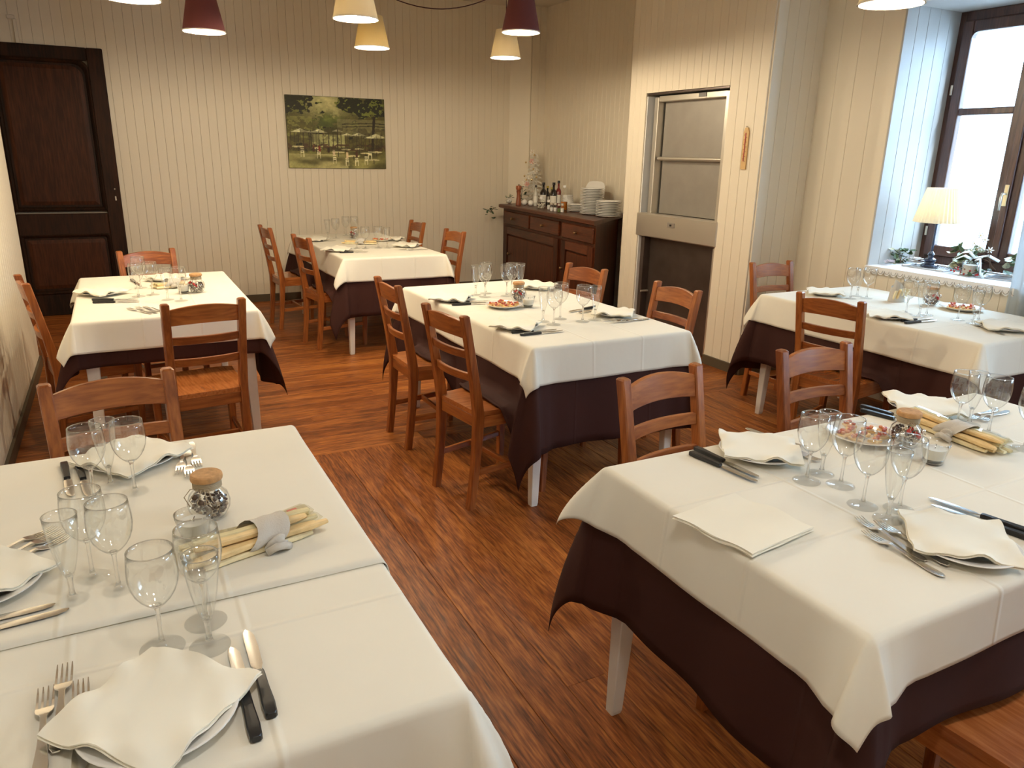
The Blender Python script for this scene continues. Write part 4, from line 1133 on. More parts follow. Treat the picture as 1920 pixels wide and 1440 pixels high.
def breadsticks(pa, pb, lab, seed=2, n_=11, wrapat=.52):
    """paper-wrapped breadsticks gathered by a knotted napkin"""
    rs = random.Random(seed); a, b = P2(*pa), P2(*pb); d = b - a; L_ = d.length; ang = math.atan2(d.y, d.x)
    r = empty('breadstick_bundle', (a.x, a.y, ZTOP)); r.rotation_euler = (0, 0, ang); tag(r, lab, 'breadsticks', 'breadsticks held by knotted napkins')
    slots = [(-.026, .0075), (-.010, .0075), (.006, .0075), (.022, .0075), (-.019, .020), (-.003, .0205), (.013, .020), (-.011, .033), (.004, .0335), (.026, .021), (-.028, .022)][:n_]
    for k, (y, z) in enumerate(slots):
        s0 = rs.uniform(0, .035); s1 = L_ - rs.uniform(0, .035); fan = 1.35
        pts = []
        for q in range(9):
            t = q / 8; x = s0 + (s1 - s0) * t; e = abs(x / L_ - wrapat) * 2
            pts.append(rect((x, y * (1.15 + .5 * e * fan * .5) + .002 * math.sin(q + k), z * (1.12 + .14 * e) + .0015), (0, 1, 0), (0, 0, 1), .0094 if 0 < q < 8 else .007, .0064 if 0 < q < 8 else .004, .003))
        o = obj('breadstick', loft(bmesh.new(), pts), M_STICK[k % 3], r, smooth='auto')
        if k in (3, 5, 8, 9):
            pts = [rect((s0 - .008 + (s1 - s0 + .016) * t, y * (1.15 + .675 * abs((s0 + (s1 - s0) * t) / L_ - wrapat) * 2), z * (1.12 + .14 * abs(t - .5) * 2) + .0016), (0, 1, 0), (0, 0, 1), w_ * 1.5, h_ * 1.35, .001) for t, w_, h_ in ((0, .009, .0006), (.04, .0085, .006), (.3, .0085, .0066), (.5, .0075, .006), (.7, .0085, .0066), (.96, .0085, .006), (1, .009, .0006))]
            wr = obj('wrapper', loft(bmesh.new(), pts), M_WRAP, o)
        if k in (3, 9, 5):
            obj('label_print', B((L_ * .22, y * 1.4, z * 1.2 + .0102), (.05, .012, .0006)), M_PRINT, o)
            obj('label_print', B((L_ * .86, y * 1.45, z * 1.2 + .0104), (.022, .010, .0006)), M_REDP, o)
    # napkin band, widening into a knot on the near side
    bm = bmesh.new(); secs = []; x0 = L_ * wrapat
    for q in range(9):
        t = q / 8; x = x0 - .034 + .068 * t; secs.append([Vector((x + .022 * math.sin(k / 16 * 2 * PI), .046 * math.cos(k / 16 * 2 * PI) * (1 + .05 * math.sin(q)), .0275 + .0265 * math.sin(k / 16 * 2 * PI) + .0016 * math.sin(q * 1.3 + k))) for k in range(16)])
    loft(bm, secs, cap=False); nb = obj('napkin_band', bm, M_GREYCLOTH, r, smooth=True)
    bm = bmesh.new(); secs = []
    for q in range(9):
        t = q / 8; x = x0 + .006 + .012 * t; y = -.043 - .014 * t; rr = .017 - .004 * t + .003 * math.sin(t * PI * 2)
        secs.append([Vector((x + rr * 1.1 * math.cos(k / 14 * 2 * PI), y - rr * .9 * math.sin(k / 14 * 2 * PI) * .5, max(.0015, .022 - .008 * t + rr * math.sin(k / 14 * 2 * PI + .5)))) for k in range(14)])
    loft(bm, secs); obj('knot', bm, M_GREYCLOTH, nb, smooth=True)
    bm = bmesh.new(); tube(bm, [(x0 - .012, -.055, .010), (x0 + .004, -.064, .020), (x0 + .022, -.065, .018), (x0 + .034, -.056, .009)], .008, 10); obj('knot', bm, M_GREYCLOTH, nb, smooth=True)
    return r


def bruschetta(px, py, lab, rad=.105, seed=4):
    p = P2(px, py); plate(p.x, p.y, 'white plate of ' + lab, 'plates of appetisers', rad); rs = random.Random(seed)
    mt = [mat('tomato', (.60, .085, .03), .25, var=.3, vscale=60), mat('cured_ham', (.50, .13, .10), .35, var=.3, vscale=50), mat('tomato_pale', (.75, .30, .14), .3, var=.2, vscale=60)]
    spots = [(.0, .045), (.045, .02), (.035, -.035), (-.012, -.048), (-.05, -.012), (-.04, .03), (.0, .0), (.068, -.012), (-.064, .022), (.022, .068)]
    for k, (x, y) in enumerate(spots):
        r = empty('canape', (p.x + x, p.y + y, ZTOP + (.0062 if math.hypot(x, y) < .055 else .009))); r.rotation_euler = (0, 0, rs.uniform(0, 3)); tag(r, 'small toast with red topping, one of the ' + lab, 'canape', 'toasts on the plate of ' + lab)
        obj('toast', B((0, 0, .005), (.036, .028, .010), .003, seg=2), M_BREAD, r)
        for q in range(5):
            obj('tomato_cube', B((rs.uniform(-.012, .012), rs.uniform(-.009, .009), .014 + .003 * (q == 4)), (.011, .010, .009), .0025, rot=Matrix.Rotation(rs.uniform(0, 3), 3, 'Z')), mt[(q + k) % 3], r)
    return p


G = dict(fl='glasses on the front left table', fr='glasses on the front right table', mid='glasses on the middle table', lf='glasses on the left table', bk='glasses on the back table', wn='glasses on the window table')
FG = 'forks on the tables'; KG = 'knives on the tables'; NG = 'folded napkins on plates'; PG = 'plates under the napkins'


def setting(px, py, ang, where, seed, dx=0, dy=0, size=.205, rad=.108):
    c = P2(px, py, .022); plate(c.x + dx, c.y + dy, 'white plate under the folded napkin ' + where, PG, rad)
    napkin(c.x, c.y, ang, 'folded ivory napkin on a plate ' + where, NG, seed=seed, size=size)


# --- front left table
setting(-0.0327, 1.0172, 44, 'nearest the viewer on the front left table', 1, dx=.004, dy=-.012)
setting(-0.0358, 2.0410, 40, 'at the far side of the front left table', 2)
c_ = Vector((-0.1722, 1.5176, ZTOP + .022))
plate(c_.x - .135, c_.y - .01, 'white plate under the folded napkin at the left edge of the front left table', PG); napkin(c_.x - .145, c_.y, 45, 'folded ivory napkin on the plate at the left of the front left table', NG, seed=3)
for k, x, y, l in (('W', -0.1114, 1.8391, 'on the left of the trio beside the far napkin, front left table'), ('W', -0.0413, 1.8381, 'on the right of the trio beside the far napkin, front left table'), ('F', -0.0915, 1.8874, 'behind the trio beside the far napkin, front left table'),
                   ('W', -0.1176, 1.4602, 'at the back of the trio by the left-edge plate, front left table'), ('W', -0.0805, 1.3983, 'largest and rightmost of the trio by the left-edge plate'), ('F', -0.1472, 1.3940, 'leftmost of the trio by the left-edge plate, front left table'),
                   ('W', -0.0070, 1.1822, 'just behind the nearest napkin, left of the nearest flute'), ('W', 0.0497, 1.2179, 'overlapping the end of the breadstick packets, front left table'), ('F', 0.0502, 1.1577, 'just behind the nearest napkin, right of the round glass')):
    glass(k, x, y, l, G['fl'])
cutlery('fork', (-0.1763, 1.1440), (-0.1739, 0.9795), 'leftmost beside the nearest napkin, front left table', FG)
cutlery('fork', (-0.1532, 1.1895), (-0.1566, 0.9710), 'second from the left beside the nearest napkin, front left table', FG, .002)
cutlery('fork', (-0.1308, 1.1403), (-0.1286, 0.9775), 'half hidden under the nearest napkin, front left table', FG)
cutlery('fork', (0.0640, 1.8939), (0.0908, 2.0875), 'leftmost of three by the far napkin, front left table', FG)
cutlery('fork', (0.0853, 1.8560), (0.0978, 2.0758), 'middle one of three by the far napkin, front left table', FG, .002)
cutlery('fork', (0.1098, 1.9200), (0.1100, 2.1220), 'rightmost of three by the far napkin, front left table', FG)
for k, (a, b, l) in enumerate((((-0.1917, 1.7086), (-0.2689, 1.6532), 'farthest'), ((-0.1757, 1.6804), (-0.2526, 1.6222), 'middle'), ((-0.1659, 1.6531), (-0.2374, 1.6013), 'nearest'))):
    cutlery('fork', a, b, l + ' of three by the plate cut by the left edge', FG, .002 * (k % 2))
cutlery('knife', (0.1139, 1.1620), (0.1136, 0.9267), 'right of the pair beside the nearest napkin, front left table', KG)
cutlery('knife', (0.0858, 1.1251), (0.0866, 0.8995), 'left of the pair beside the nearest napkin, front left table', KG)
cutlery('knife', (-0.1694, 1.8631), (-0.1984, 2.1380), 'left of the pair at the far edge of the front left table', KG)
cutlery('knife', (-0.1322, 1.8426), (-0.1644, 2.0991), 'right of the pair at the far edge of the front left table', KG)
cutlery('knife', (-0.1765, 1.3842), (-0.3044, 1.3784), 'farther of two whose blades enter at the left edge', KG)
cutlery('knife', (-0.1542, 1.3574), (-0.2856, 1.3466), 'nearer of two whose blades enter at the left edge', KG)
jar(0.1072, 1.6305, 'round glass jar of beans with cork lid and twine on the front left table', seed=1)
votive(0.0677, 1.5377, 'tealight glass in front of the bean jar on the front left table')
breadsticks((0.0288, 1.4177), (0.3124, 1.4927), 'wrapped breadsticks knotted in a grey napkin on the front left table', 2, wrapat=.56)

# --- front right table
setting(1.5117, 1.3964, -38, 'beside two black knives on the front right table', 5, dy=-.01, dx=-.01)
setting(1.5218, 0.8301, -45, 'above three long forks on the front right table', 6, dx=-.01, dy=-.02)
setting(2.2953, 1.4487, -38, 'at the far edge of the front right table', 7)
for k, x, y, l in (('W', 1.4877, 1.2031, 'leftmost of the glasses on the front right table'), ('F', 1.5563, 1.2191, 'second from the left, behind, on the front right table'), ('W', 1.5431, 1.1526, 'third from the left, in front of the appetiser plate'),
                   ('W', 1.4968, 1.0420, 'in front of the toasts, left of the nearest flute, front right table'), ('W', 1.5555, 0.9960, 'right behind the nearest flute on the front right table'), ('F', 1.4883, 0.9739, 'nearest to the three long forks'),
                   ('W', 2.2433, 1.2886, 'left of the pair behind the breadstick packets, front right table'), ('W', 2.2704, 1.2205, 'right of the pair behind the breadstick packets, front right table'), ('F', 2.2877, 1.2947, 'hidden behind the pair beyond the breadsticks'),
                   ('W', 2.2433, 1.0961, 'cut by the right picture edge, front right table')):
    glass(k, x, y, l, G['fr'])
cutlery('fork', (1.4228, 1.0018), (1.3808, 0.7564), 'farthest of the three long ones by the front right napkin', FG)
cutlery('fork', (1.4450, 0.9686), (1.4053, 0.7404), 'rightmost of the three long ones by the front right napkin', FG, .002)
cutlery('fork', (1.3802, 0.9496), (1.3644, 0.7281), 'nearest of the three long ones by the front right napkin', FG)
cutlery('fork', (1.6549, 1.3648), (1.6267, 1.5170), 'farther of two beside the leftmost wine glass', FG)
cutlery('fork', (1.6175, 1.2724), (1.5969, 1.4451), 'nearer of two beside the leftmost wine glass', FG)
cutlery('fork', (2.3371, 1.3209), (2.5699, 1.3489), 'left of two by the glass pair at the far right', FG)
cutlery('fork', (2.3538, 1.2916), (2.5865, 1.3235), 'right of two by the glass pair at the far right', FG)
cutlery('knife', (1.3807, 1.2671), (1.3645, 1.5061), 'farther of the pair at the left of the front right table', KG)
cutlery('knife', (1.3563, 1.2462), (1.3286, 1.4793), 'nearer of the pair at the left of the front right table', KG)
cutlery('knife', (1.6750, 1.0000), (1.7045, 0.8241), 'farther of the pair beyond the right-hand napkin', KG)
cutlery('knife', (1.6425, 0.9708), (1.6829, 0.7751), 'nearer of the pair beyond the right-hand napkin', KG)
cutlery('knife', (2.1684, 1.3328), (2.1300, 1.5273), 'farther of the pair at the far edge of the front right table', KG)
cutlery('knife', (2.1400, 1.3046), (2.0959, 1.4905), 'nearer of the pair at the far edge of the front right table', KG)
napkin(1.1596, 1.0928, 8.5, 'ivory napkin folded flat on the bare cloth, near edge of the front right table', 'folded napkins on plates', size=.215, onplate=False, seed=9, flat=True)
jar(1.9409, 1.2610, 'round glass jar with cork lid behind the tealight on the front right table', True, 5)
votive(1.8987, 1.1432, 'tealight glass beside the breadsticks on the front right table')
breadsticks((2.1562, 1.3914), (2.1259, 1.0802), 'wrapped breadsticks tied in a white napkin on the front right table', 8, wrapat=.48)
bruschetta(1.8836, 1.3522, 'toasts behind the front right glasses')

# --- middle table
setting(1.5975, 3.7955, -40, 'at the far left of the middle table', 11)
setting(1.6130, 3.0524, -44, 'in front of the toasts on the middle table', 12)
setting(2.2157, 3.1207, -42, 'at the right of the middle table', 13)
setting(2.2479, 3.9642, -42, 'at the far right of the middle table', 14)
for k, x, y, l in (('F', 1.7954, 3.9007, 'left of the far left trio, middle table'), ('W', 1.8156, 3.8207, 'front of the far left trio, middle table'), ('W', 1.8726, 3.9265, 'back of the far left trio, middle table'),
                   ('W', 1.9478, 3.8052, 'left of the trio behind the cork jar, middle table'), ('W', 2.0055, 3.8565, 'middle of the trio behind the cork jar, middle table'), ('F', 2.0774, 3.8855, 'right of the trio behind the cork jar, middle table'),
                   ('F', 1.8008, 3.1222, 'left of the near trio beside the toasts, middle table'), ('W', 1.8130, 3.0395, 'front of the near trio beside the toasts, middle table'), ('W', 1.9114, 3.1441, 'back of the near trio beside the toasts, middle table'),
                   ('W', 1.9826, 3.0480, 'left of the right-hand pair, middle table'), ('F', 2.0603, 3.0565, 'right of the right-hand pair, middle table')):
    glass(k, x, y, l, G['mid'])
cutlery('knife', (1.7811, 3.6789), (1.5419, 3.7236), 'farther of the pair at the far left of the middle table', KG)
cutlery('knife', (1.7665, 3.6351), (1.5562, 3.6538), 'nearer of the pair at the far left of the middle table', KG)
cutlery('knife', (1.7631, 2.9248), (1.5512, 2.9541), 'farther of the pair at the near left of the middle table', KG)
cutlery('knife', (1.7796, 2.8944), (1.5560, 2.8955), 'nearer of the pair at the near left of the middle table', KG)
cutlery('knife', (2.0348, 3.2643), (2.2184, 3.3122), 'farther of the pair behind the right-hand glasses, middle table', KG)
cutlery('knife', (2.0672, 3.2220), (2.2372, 3.2737), 'nearer of the pair behind the right-hand glasses, middle table', KG)
cutlery('fork', (2.0837, 3.0201), (2.2439, 2.9955), 'left of three in front of the right-hand napkin, middle table', FG)
cutlery('fork', (2.0878, 2.9657), (2.2564, 2.9632), 'middle one of three in front of the right-hand napkin, middle table', FG, .002)
cutlery('fork', (2.1368, 2.9587), (2.3125, 2.9676), 'right of three in front of the right-hand napkin, middle table', FG)
jar(1.9423, 3.6494, 'small cork-lidded jar with red berries behind the toasts, middle table', True, 6)
votive(1.9050, 3.4681, 'tealight glass beside the toasts on the middle table')
bruschetta(1.7849, 3.5159, 'tomato toasts in the middle of the room', .10, 14)

# --- left table
setting(-0.1158, 4.6499, 40, 'at the left of the left table', 21)
setting(0.2415, 5.0328, 42, 'at the far side of the left table', 22)
for k, x, y, l in (('W', 0.0623, 4.5194, 'front left of the group on the left table'), ('W', 0.1244, 4.5472, 'tallest-looking in the group on the left table'), ('W', 0.0774, 4.8034, 'back left of the group on the left table'), ('F', 0.1940, 4.3675, 'right of the group of wine glasses on the left table'), ('W', 0.2556, 4.3107, 'rightmost on the left table')):
    glass(k, x, y, l, G['lf'])
cutlery('knife', (0.0483, 4.4081), (-0.2172, 4.4960), 'farther of the pair by the left napkin, left table', KG)
cutlery('knife', (0.0563, 4.3408), (-0.2005, 4.4107), 'nearer of the pair by the left napkin, left table', KG)
cutlery('knife', (0.0745, 4.8825), (0.0089, 5.2665), 'lying beyond the glasses on the left table', KG)
cutlery('fork', (-0.0027, 4.1674), (0.1317, 3.9458), 'left of three facing the viewer on the left table', FG)
cutlery('fork', (0.0363, 4.1810), (0.1594, 3.9346), 'middle one of three facing the viewer on the left table', FG, .002)
cutlery('fork', (0.0729, 4.1812), (0.1913, 3.9489), 'right of three facing the viewer on the left table', FG)
jar(0.3575, 4.5466, 'jar with red berries at the right of the left table', True, 7)
votive(0.2870, 4.5375, 'tealight glass beside the berry jar on the left table')
breadsticks((0.1335, 4.7439), (0.3275, 4.7869), 'breadsticks in a napkin behind the flute on the left table', 12, n_=7)

# --- back table
setting(1.5644, 6.0977, -40, 'at the near left of the back table', 31)
setting(1.5673, 6.8841, -42, 'at the far left of the back table', 32)
setting(2.2015, 6.2080, -42, 'at the right of the back table', 33)
setting(2.2418, 6.7269, -42, 'at the far right of the back table', 34)
for k, x, y, l in (('F', 1.7373, 7.0455, 'left of the far left pair on the back table'), ('W', 1.7883, 7.0300, 'right of the far left pair on the back table'), ('W', 1.9580, 7.2245, 'left of the far pair before the wall, back table'), ('W', 2.0160, 7.2073, 'right of the far pair before the wall, back table'),
                   ('F', 1.7720, 6.2213, 'left of the near pair on the back table'), ('W', 1.8223, 6.2050, 'right of the near pair on the back table'), ('W', 1.9513, 6.2021, 'left of the right-hand pair on the back table'), ('F', 2.0108, 6.1828, 'right of the right-hand pair on the back table')):
    glass(k, x, y, l, G['bk'])
cutlery('knife', (1.7796, 5.9582), (1.5102, 5.9769), 'nearer of the pair at the near left of the back table', KG)
cutlery('knife', (1.7589, 6.0376), (1.5878, 6.0578), 'farther of the pair at the near left of the back table', KG)
cutlery('knife', (1.7417, 6.8134), (1.5439, 6.8302), 'single one at the far left of the back table', KG)
cutlery('fork', (2.0610, 6.0126), (2.2290, 5.9956), 'left of the pair on the back table', FG)
cutlery('fork', (2.1077, 5.9598), (2.2928, 5.9748), 'right of the pair on the back table', FG)
breadsticks((1.7371, 6.5967), (2.0205, 6.4649), 'breadsticks in a white napkin on the back table', 22, n_=7)
jar(1.9562, 6.9792, 'jar of dark red beans behind the breadsticks on the back table', True, 9)
bruschetta(2.1329, 6.6925, 'tomato toasts on the back table', .09, 24)

# --- window table
setting(3.7887, 3.1353, -44, 'at the far end of the window table', 41)
setting(3.5353, 2.5177, -42, 'behind the chair on the window table', 42)
setting(3.8389, 2.0900, -42, 'at the right edge of the window table', 43)
for k, x, y, l in (('W', 3.8254, 2.9835, 'left of the far trio on the window table'), ('W', 3.9288, 2.9617, 'right of the far trio on the window table'), ('F', 3.9350, 3.0155, 'behind the far trio on the window table'),
                   ('W', 3.7315, 2.5376, 'left of the middle trio on the window table'), ('F', 3.7475, 2.4862, 'middle of the middle trio on the window table'), ('W', 3.7947, 2.4820, 'right of the middle trio, before the dark jar, window table'),
                   ('W', 3.8427, 2.3317, 'left of the right trio before the appetisers, window table'), ('F', 3.8287, 2.2405, 'middle of the right trio, window table'), ('W', 3.9363, 2.2795, 'right of the right trio, window table')):
    glass(k, x, y, l, G['wn'])
cutlery('knife', (3.7401, 2.4018), (3.4480, 2.4232), 'farther of the pair behind the chair on the window table', KG)
cutlery('knife', (3.7101, 2.3576), (3.4603, 2.3778), 'nearer of the pair behind the chair on the window table', KG)
cutlery('fork', (3.8103, 2.2345), (3.7158, 2.0437), 'left of the pair on the window table', FG)
cutlery('fork', (3.8013, 2.1850), (3.7034, 2.0010), 'right of the pair on the window table', FG)
jar(4.1022, 2.6624, 'jar of dark berries behind the middle trio on the window table', True, 11)
bruschetta(4.1360, 2.5001, 'ham toasts on the window table', .11, 34)
# breadsticks standing in a napkin
p = P2(4.0189, 2.8173); r = empty('breadstick_bundle', p); tag(r, 'breadstick packets standing in a folded napkin on the window table', 'breadsticks', 'breadsticks held by knotted napkins')
for k in range(7):
    x = (k - 3) * .013; bm = bmesh.new()
    loft(bm, [rect((x * (1 + .5 * t), -.01 * (k % 2) - .03 * t, .004 + .078 * t - .004 * abs(k - 3)), (1, 0, 0), (0, 1, 0), .0075, .006, .002) for t in (0, .5, 1)]); obj('breadstick', bm, M_STICK[k % 3], r)
bm = bmesh.new(); secs = []
for q in range(8):
    t = q / 7; secs.append([Vector(((.062 - .012 * t) * math.cos(k / 18 * 2 * PI), (.036 - .008 * t) * math.sin(k / 18 * 2 * PI) + .004, .001 + .095 * t + .012 * math.cos(k / 18 * 2 * PI) * t * (1 if math.sin(k / 18 * 2 * PI) > -.2 else -3.2))) for k in range(18)])
loft(bm, secs, cap=False); obj('napkin_wrap', bm, M_GREYCLOTH, r, smooth=True)

# glasses that stand too close are eased apart until they just stand free
gl_ = [o for o in COL.objects if o.parent is None and o.get('category') == 'glass']
rad_ = [.0390 if o.name.startswith('wine') else .0330 for o in gl_]
pos_ = [Vector((o.location.x, o.location.y)) for o in gl_]
for it in range(60):
    for i in range(len(gl_)):
        for j in range(i + 1, len(gl_)):
            d = pos_[i] - pos_[j]; need = rad_[i] + rad_[j] + .0015
            if 1e-6 < d.length < need:
                m_ = d.normalized() * (need - d.length) * .5; pos_[i] += m_; pos_[j] -= m_
for o, q in zip(gl_, pos_): o.location.x, o.location.y = q.x, q.y

# ------------------------------------------------------------------ sideboard
SA, SB, SC, SD = Vector((3.70, 5.574)), Vector((3.913, 7.886)), Vector((4.53, 8.02)), Vector((4.53, 6.28))
se = (SB - SA).normalized(); sn = Vector((-se.y, se.x)); s_len = (SB - SA).length
sb = empty('sideboard', (SA.x, SA.y, 0)); sb.rotation_euler = (0, 0, math.atan2(se.y, se.x))
tag(sb, 'dark brown wooden sideboard with three drawers in the corner by the dumbwaiter', 'sideboard')
def loc2(p): d = p - SA; return (d.dot(se), d.dot(sn))
LA_, LB_, LC_, LD_ = map(loc2, (SA, SB, SC, SD))      # local: x along the front, +y out into the room
def inset(q, a):
    c = Vector((sum(p[0] for p in q) / 4, sum(p[1] for p in q) / 4)); r_ = []
    for p in q: d = Vector(p) - c; r_.append((p[0] - a * (1 if d.x > 0 else -1), p[1] - a * (1 if d.y > 0 else -1)))
    return r_
quad = [LA_, LB_, LC_, LD_]
q1, q2 = inset(quad, .0), inset(quad, .012)
bm = bmesh.new(); loft(bm, [[Vector((*p, z)) for p in q] for q, z in ((q2, .958), (q1, .966), (q1, .992), (q2, 1.0))]); obj('top', bm, M_DARKWOOD, sb)
q3 = inset(quad, .045)
bm = bmesh.new(); prism(bm, q3, .05, .958); obj('body', bm, M_DARKWOODZ, sb)
q4 = inset(quad, .07)
bm = bmesh.new(); prism(bm, q4, 0, .05); obj('plinth', bm, M_DARKWOOD, sb)
fy = -.045
M_KNOB = mat('aged_brass', (.32, .2, .09), .3, .8)
def knob(x, z, par):
    bm = LA([(0, 0), (.012, 0), (.007, .008), (.008, .014), (.015, .019), (.014, .026), (.006, .030), (0, .0305)], 16)
    for v in bm.verts: v.co = Vector((v.co.x + x, fy + .022 + v.co.z, v.co.y + z))
    obj('knob', bm, M_KNOB, par, smooth=True)
for x0_, x1_, kx in ((1.505, 2.215, 1.93), (.775, 1.462, 1.135), (.06, .70, .385)):
    dr_ = obj('drawer', B(((x0_ + x1_) / 2, fy + .009, .862), (x1_ - x0_, .026, .138), .006), M_DARKWOOD, sb); knob(kx, .862, dr_)
for x0_, x1_, kx, kz in ((.775, 2.20, 2.02, .47), (.06, .70, .655, .50)):
    d_ = empty('cabinet_door'); d_.parent = sb
    z0_, z1_ = .09, .765
    for n_, c_, s_ in (('stile', ((x0_ + .045), fy + .010, (z0_ + z1_) / 2), (.09, .026, z1_ - z0_)), ('stile', ((x1_ - .045), fy + .010, (z0_ + z1_) / 2), (.09, .026, z1_ - z0_)),
                       ('rail', ((x0_ + x1_) / 2, fy + .010, z1_ - .04), (x1_ - x0_ - .18, .026, .08)), ('rail', ((x0_ + x1_) / 2, fy + .010, z0_ + .04), (x1_ - x0_ - .18, .026, .08)),
                       ('raised_panel', ((x0_ + x1_) / 2, fy + .006, (z0_ + z1_) / 2), (x1_ - x0_ - .21, .020, z1_ - z0_ - .19))):
        obj(n_, B(c_, s_, .008 if n_ == 'raised_panel' else .003), M_DARKWOODZ if n_ != 'rail' else M_DARKWOOD, d_)
    knob(kx, kz, d_)
ZS = 1.0


def S(along, depth, dz=0.0):
    """a point on the sideboard top: `along` metres from its right front corner, `depth` behind the front edge"""
    q = SA + se * along - sn * depth
    return Vector((q.x, q.y, ZS + dz))


def lathe_thing(name, p, prof, m, lab, cat, group=None, seg=24):
    o = obj(name, LA(prof, seg), m, None, p, smooth='auto'); return tag(o, lab, cat, group)


M_BOT = {'dark': mat('dark_bottle_glass', (.015, .012, .010), .08, coat=.5), 'red': mat('red_vinegar', (.16, .012, .012), .1, coat=.5), 'amber': mat('amber_oil', (.50, .16, .02), .12, coat=.5),
         'olive': mat('olive_oil', (.16, .15, .03), .1, coat=.5), 'clear': mat('pale_spirit', (.62, .60, .52), .12, coat=.5)}
M_LABEL = mat('paper_label', (.80, .77, .68), .7); M_CAPY = mat('yellow_cap', (.55, .42, .05), .4); M_CAPW = mat('white_cap', (.82, .80, .76), .4)


def bottle(px, py, hh, rad, m, cap, lab, label=True, neck=.3, fill=1.0):
    p = S(px, py); r = empty('oil_bottle', p); tag(r, lab, 'bottle', 'bottles on the sideboard')
    b1 = hh * (1 - neck) * .86
    body = [(0, .001), (rad * .9, .001), (rad, .006), (rad, b1), (rad * .8, b1 + hh * .06), (rad * .36, hh * (1 - neck) + hh * .04), (rad * .33, hh * .93), (rad * .42, hh * .935), (rad * .42, hh * .955), (0, hh * .955)]
    if fill < 1:
        obj('glass_body', LA([(a * 1.0, b) for a, b in body], 24), M_GLASS, r, smooth=True)
        zf = b1 * fill; obj('liquid', LA([(0, .004), (rad * .88, .004), (rad * .93, .008), (rad * .93, zf), (0, zf + .001)], 24), m, r, smooth='auto')
    else: obj('body', LA(body, 24), m, r, smooth=True)
    obj('cap', LA([(0, hh * .90), (rad * .46, hh * .90), (rad * .46, hh), (0, hh)], 18), cap, r, smooth='auto')
    if label:
        bm = bmesh.new(); secs = []
        for z in (b1 * .3, b1 * .8): secs.append([Vector(((rad + .0008) * math.cos(a), (rad + .0008) * math.sin(a), z)) for a in [PI * .72 + k / 12 * PI * .9 for k in range(13)]])
        rows = [[bm.verts.new(q) for q in s_] for s_ in secs]
        for i in range(12): bm.faces.new((rows[0][i], rows[0][i + 1], rows[1][i + 1], rows[1][i]))
        obj('label_print', bm, M_LABEL, r, smooth=True)


bottle(1.890, .27, .225, .024, M_BOT['clear'], M_BLACK, 'slim pale bottle with a white label, left of the dark bottles on the sideboard')
bottle(1.885, .36, .255, .037, M_BOT['dark'], M_BLACK, 'wide dark bottle with tall black cap behind the decanter on the sideboard')
bottle(1.950, .44, .215, .028, M_BOT['dark'], M_CAPY, 'dark bottle with a yellow cap on the sideboard')
bottle(1.620, .36, .265, .036, M_BOT['dark'], M_BLACK, 'dark bottle with clear neck and black cap, centre of the sideboard bottles', True)
bottle(1.625, .42, .285, .030, M_BOT['red'], M_BLACK, 'tallest bottle, deep red with a black cap, on the sideboard')
bottle(1.295, .33, .250, .037, M_BOT['amber'], M_CAPW, 'square-shouldered bottle half full of amber oil, nearest the plates', False, .35, .62)
bottle(1.975, .50, .20, .022, M_BOT['olive'], M_CAPY, 'thin olive bottle peeping out behind the black-capped one', False)
# decanter with white stopper
p = S(1.510, .17); r = empty('decanter', p); tag(r, 'round cut-glass cruet with a white cap at the sideboard front', 'cruet')
pr = [(0, .001), (.03, .001), (.046, .02), (.050, .045), (.042, .075), (.018, .092), (.016, .10)]
obj('glass_body', LA(pr + [(a - .003, b) for a, b in pr[::-1][:-1]], 28), M_GLASS, r, smooth=True)
bm = bmesh.new(); rs = random.Random(5)
for k in range(70): a = rs.uniform(0, 6.28); q = .040 * math.sqrt(rs.random()); sphere(bm, (q * math.cos(a), q * math.sin(a), rs.uniform(.01, .055)), .006, 6, 4)
o = obj('garlic_filling', bm, mat('garlic', (.75, .7, .6), .6), r, smooth=True); o['kind'] = 'stuff'
obj('cap', LA([(0, .098), (.020, .098), (.020, .126), (0, .127)], 20), M_CAPW, r, smooth='auto')
for k, (px, py, hh, lab, cm, fm) in enumerate(((1.385, .20, .10, 'glass salt shaker with white cap beside the round cruet', M_CAPW, M_CAPW), (1.165, .13, .085, 'small spice jar with steel cap, second from the round cruet', M_STEEL, M_CAPW),
                                     (1.100, .14, .088, 'small jar of white salt with a steel cap, middle of the row', M_STEEL, M_CAPW), (1.010, .14, .086, 'small jar of green herbs with a steel cap', M_STEEL, mat('herb', (.12, .16, .04), .8)), (0.980, .16, .09, 'small jar of white salt at the right end of the row', M_STEEL, M_CAPW))):
    p = S(px, py); r = empty('spice_jar', p); tag(r, lab, 'jar', 'small jars on the sideboard')
    obj('glass_body', LA([(0, .001), (.017, .001), (.019, .004), (.019, hh * .7), (.015, hh * .78), (0, hh * .78)], 18), M_GLASS, r, smooth=True)
    obj('filling', LA([(0, .003), (.016, .003), (.017, .006), (.017, hh * .45), (0, hh * .46)], 16), fm, r, smooth='auto')
    obj('cap', LA([(0, hh * .76), (.016, hh * .76), (.016, hh * .97), (.012, hh), (0, hh)], 18), cm, r, smooth='auto')
# pepper mill
p = S(2.045, .13); r = empty('pepper_mill', p); tag(r, 'tall turned reddish wooden pepper mill at the left end of the sideboard', 'pepper mill')
M_MILL = wood('mill_wood', (.20, .05, .02), (.42, .13, .045), .3, 'Z')
obj('body', LA([(0, 0), (.030, 0), (.030, .02), (.027, .05), (.022, .09), (.021, .125), (.027, .155), (.027, .16), (0, .16)], 24), M_MILL, r, smooth='auto')
obj('head', LA([(0, .161), (.020, .161), (.029, .170), (.033, .185), (.032, .205), (.028, .212), (0, .214)], 24), M_MILL, r, smooth='auto')
obj('knob', LA([(0, .214), (.008, .214), (.010, .222), (0, .228)], 14), M_KNOB, r, smooth=True)


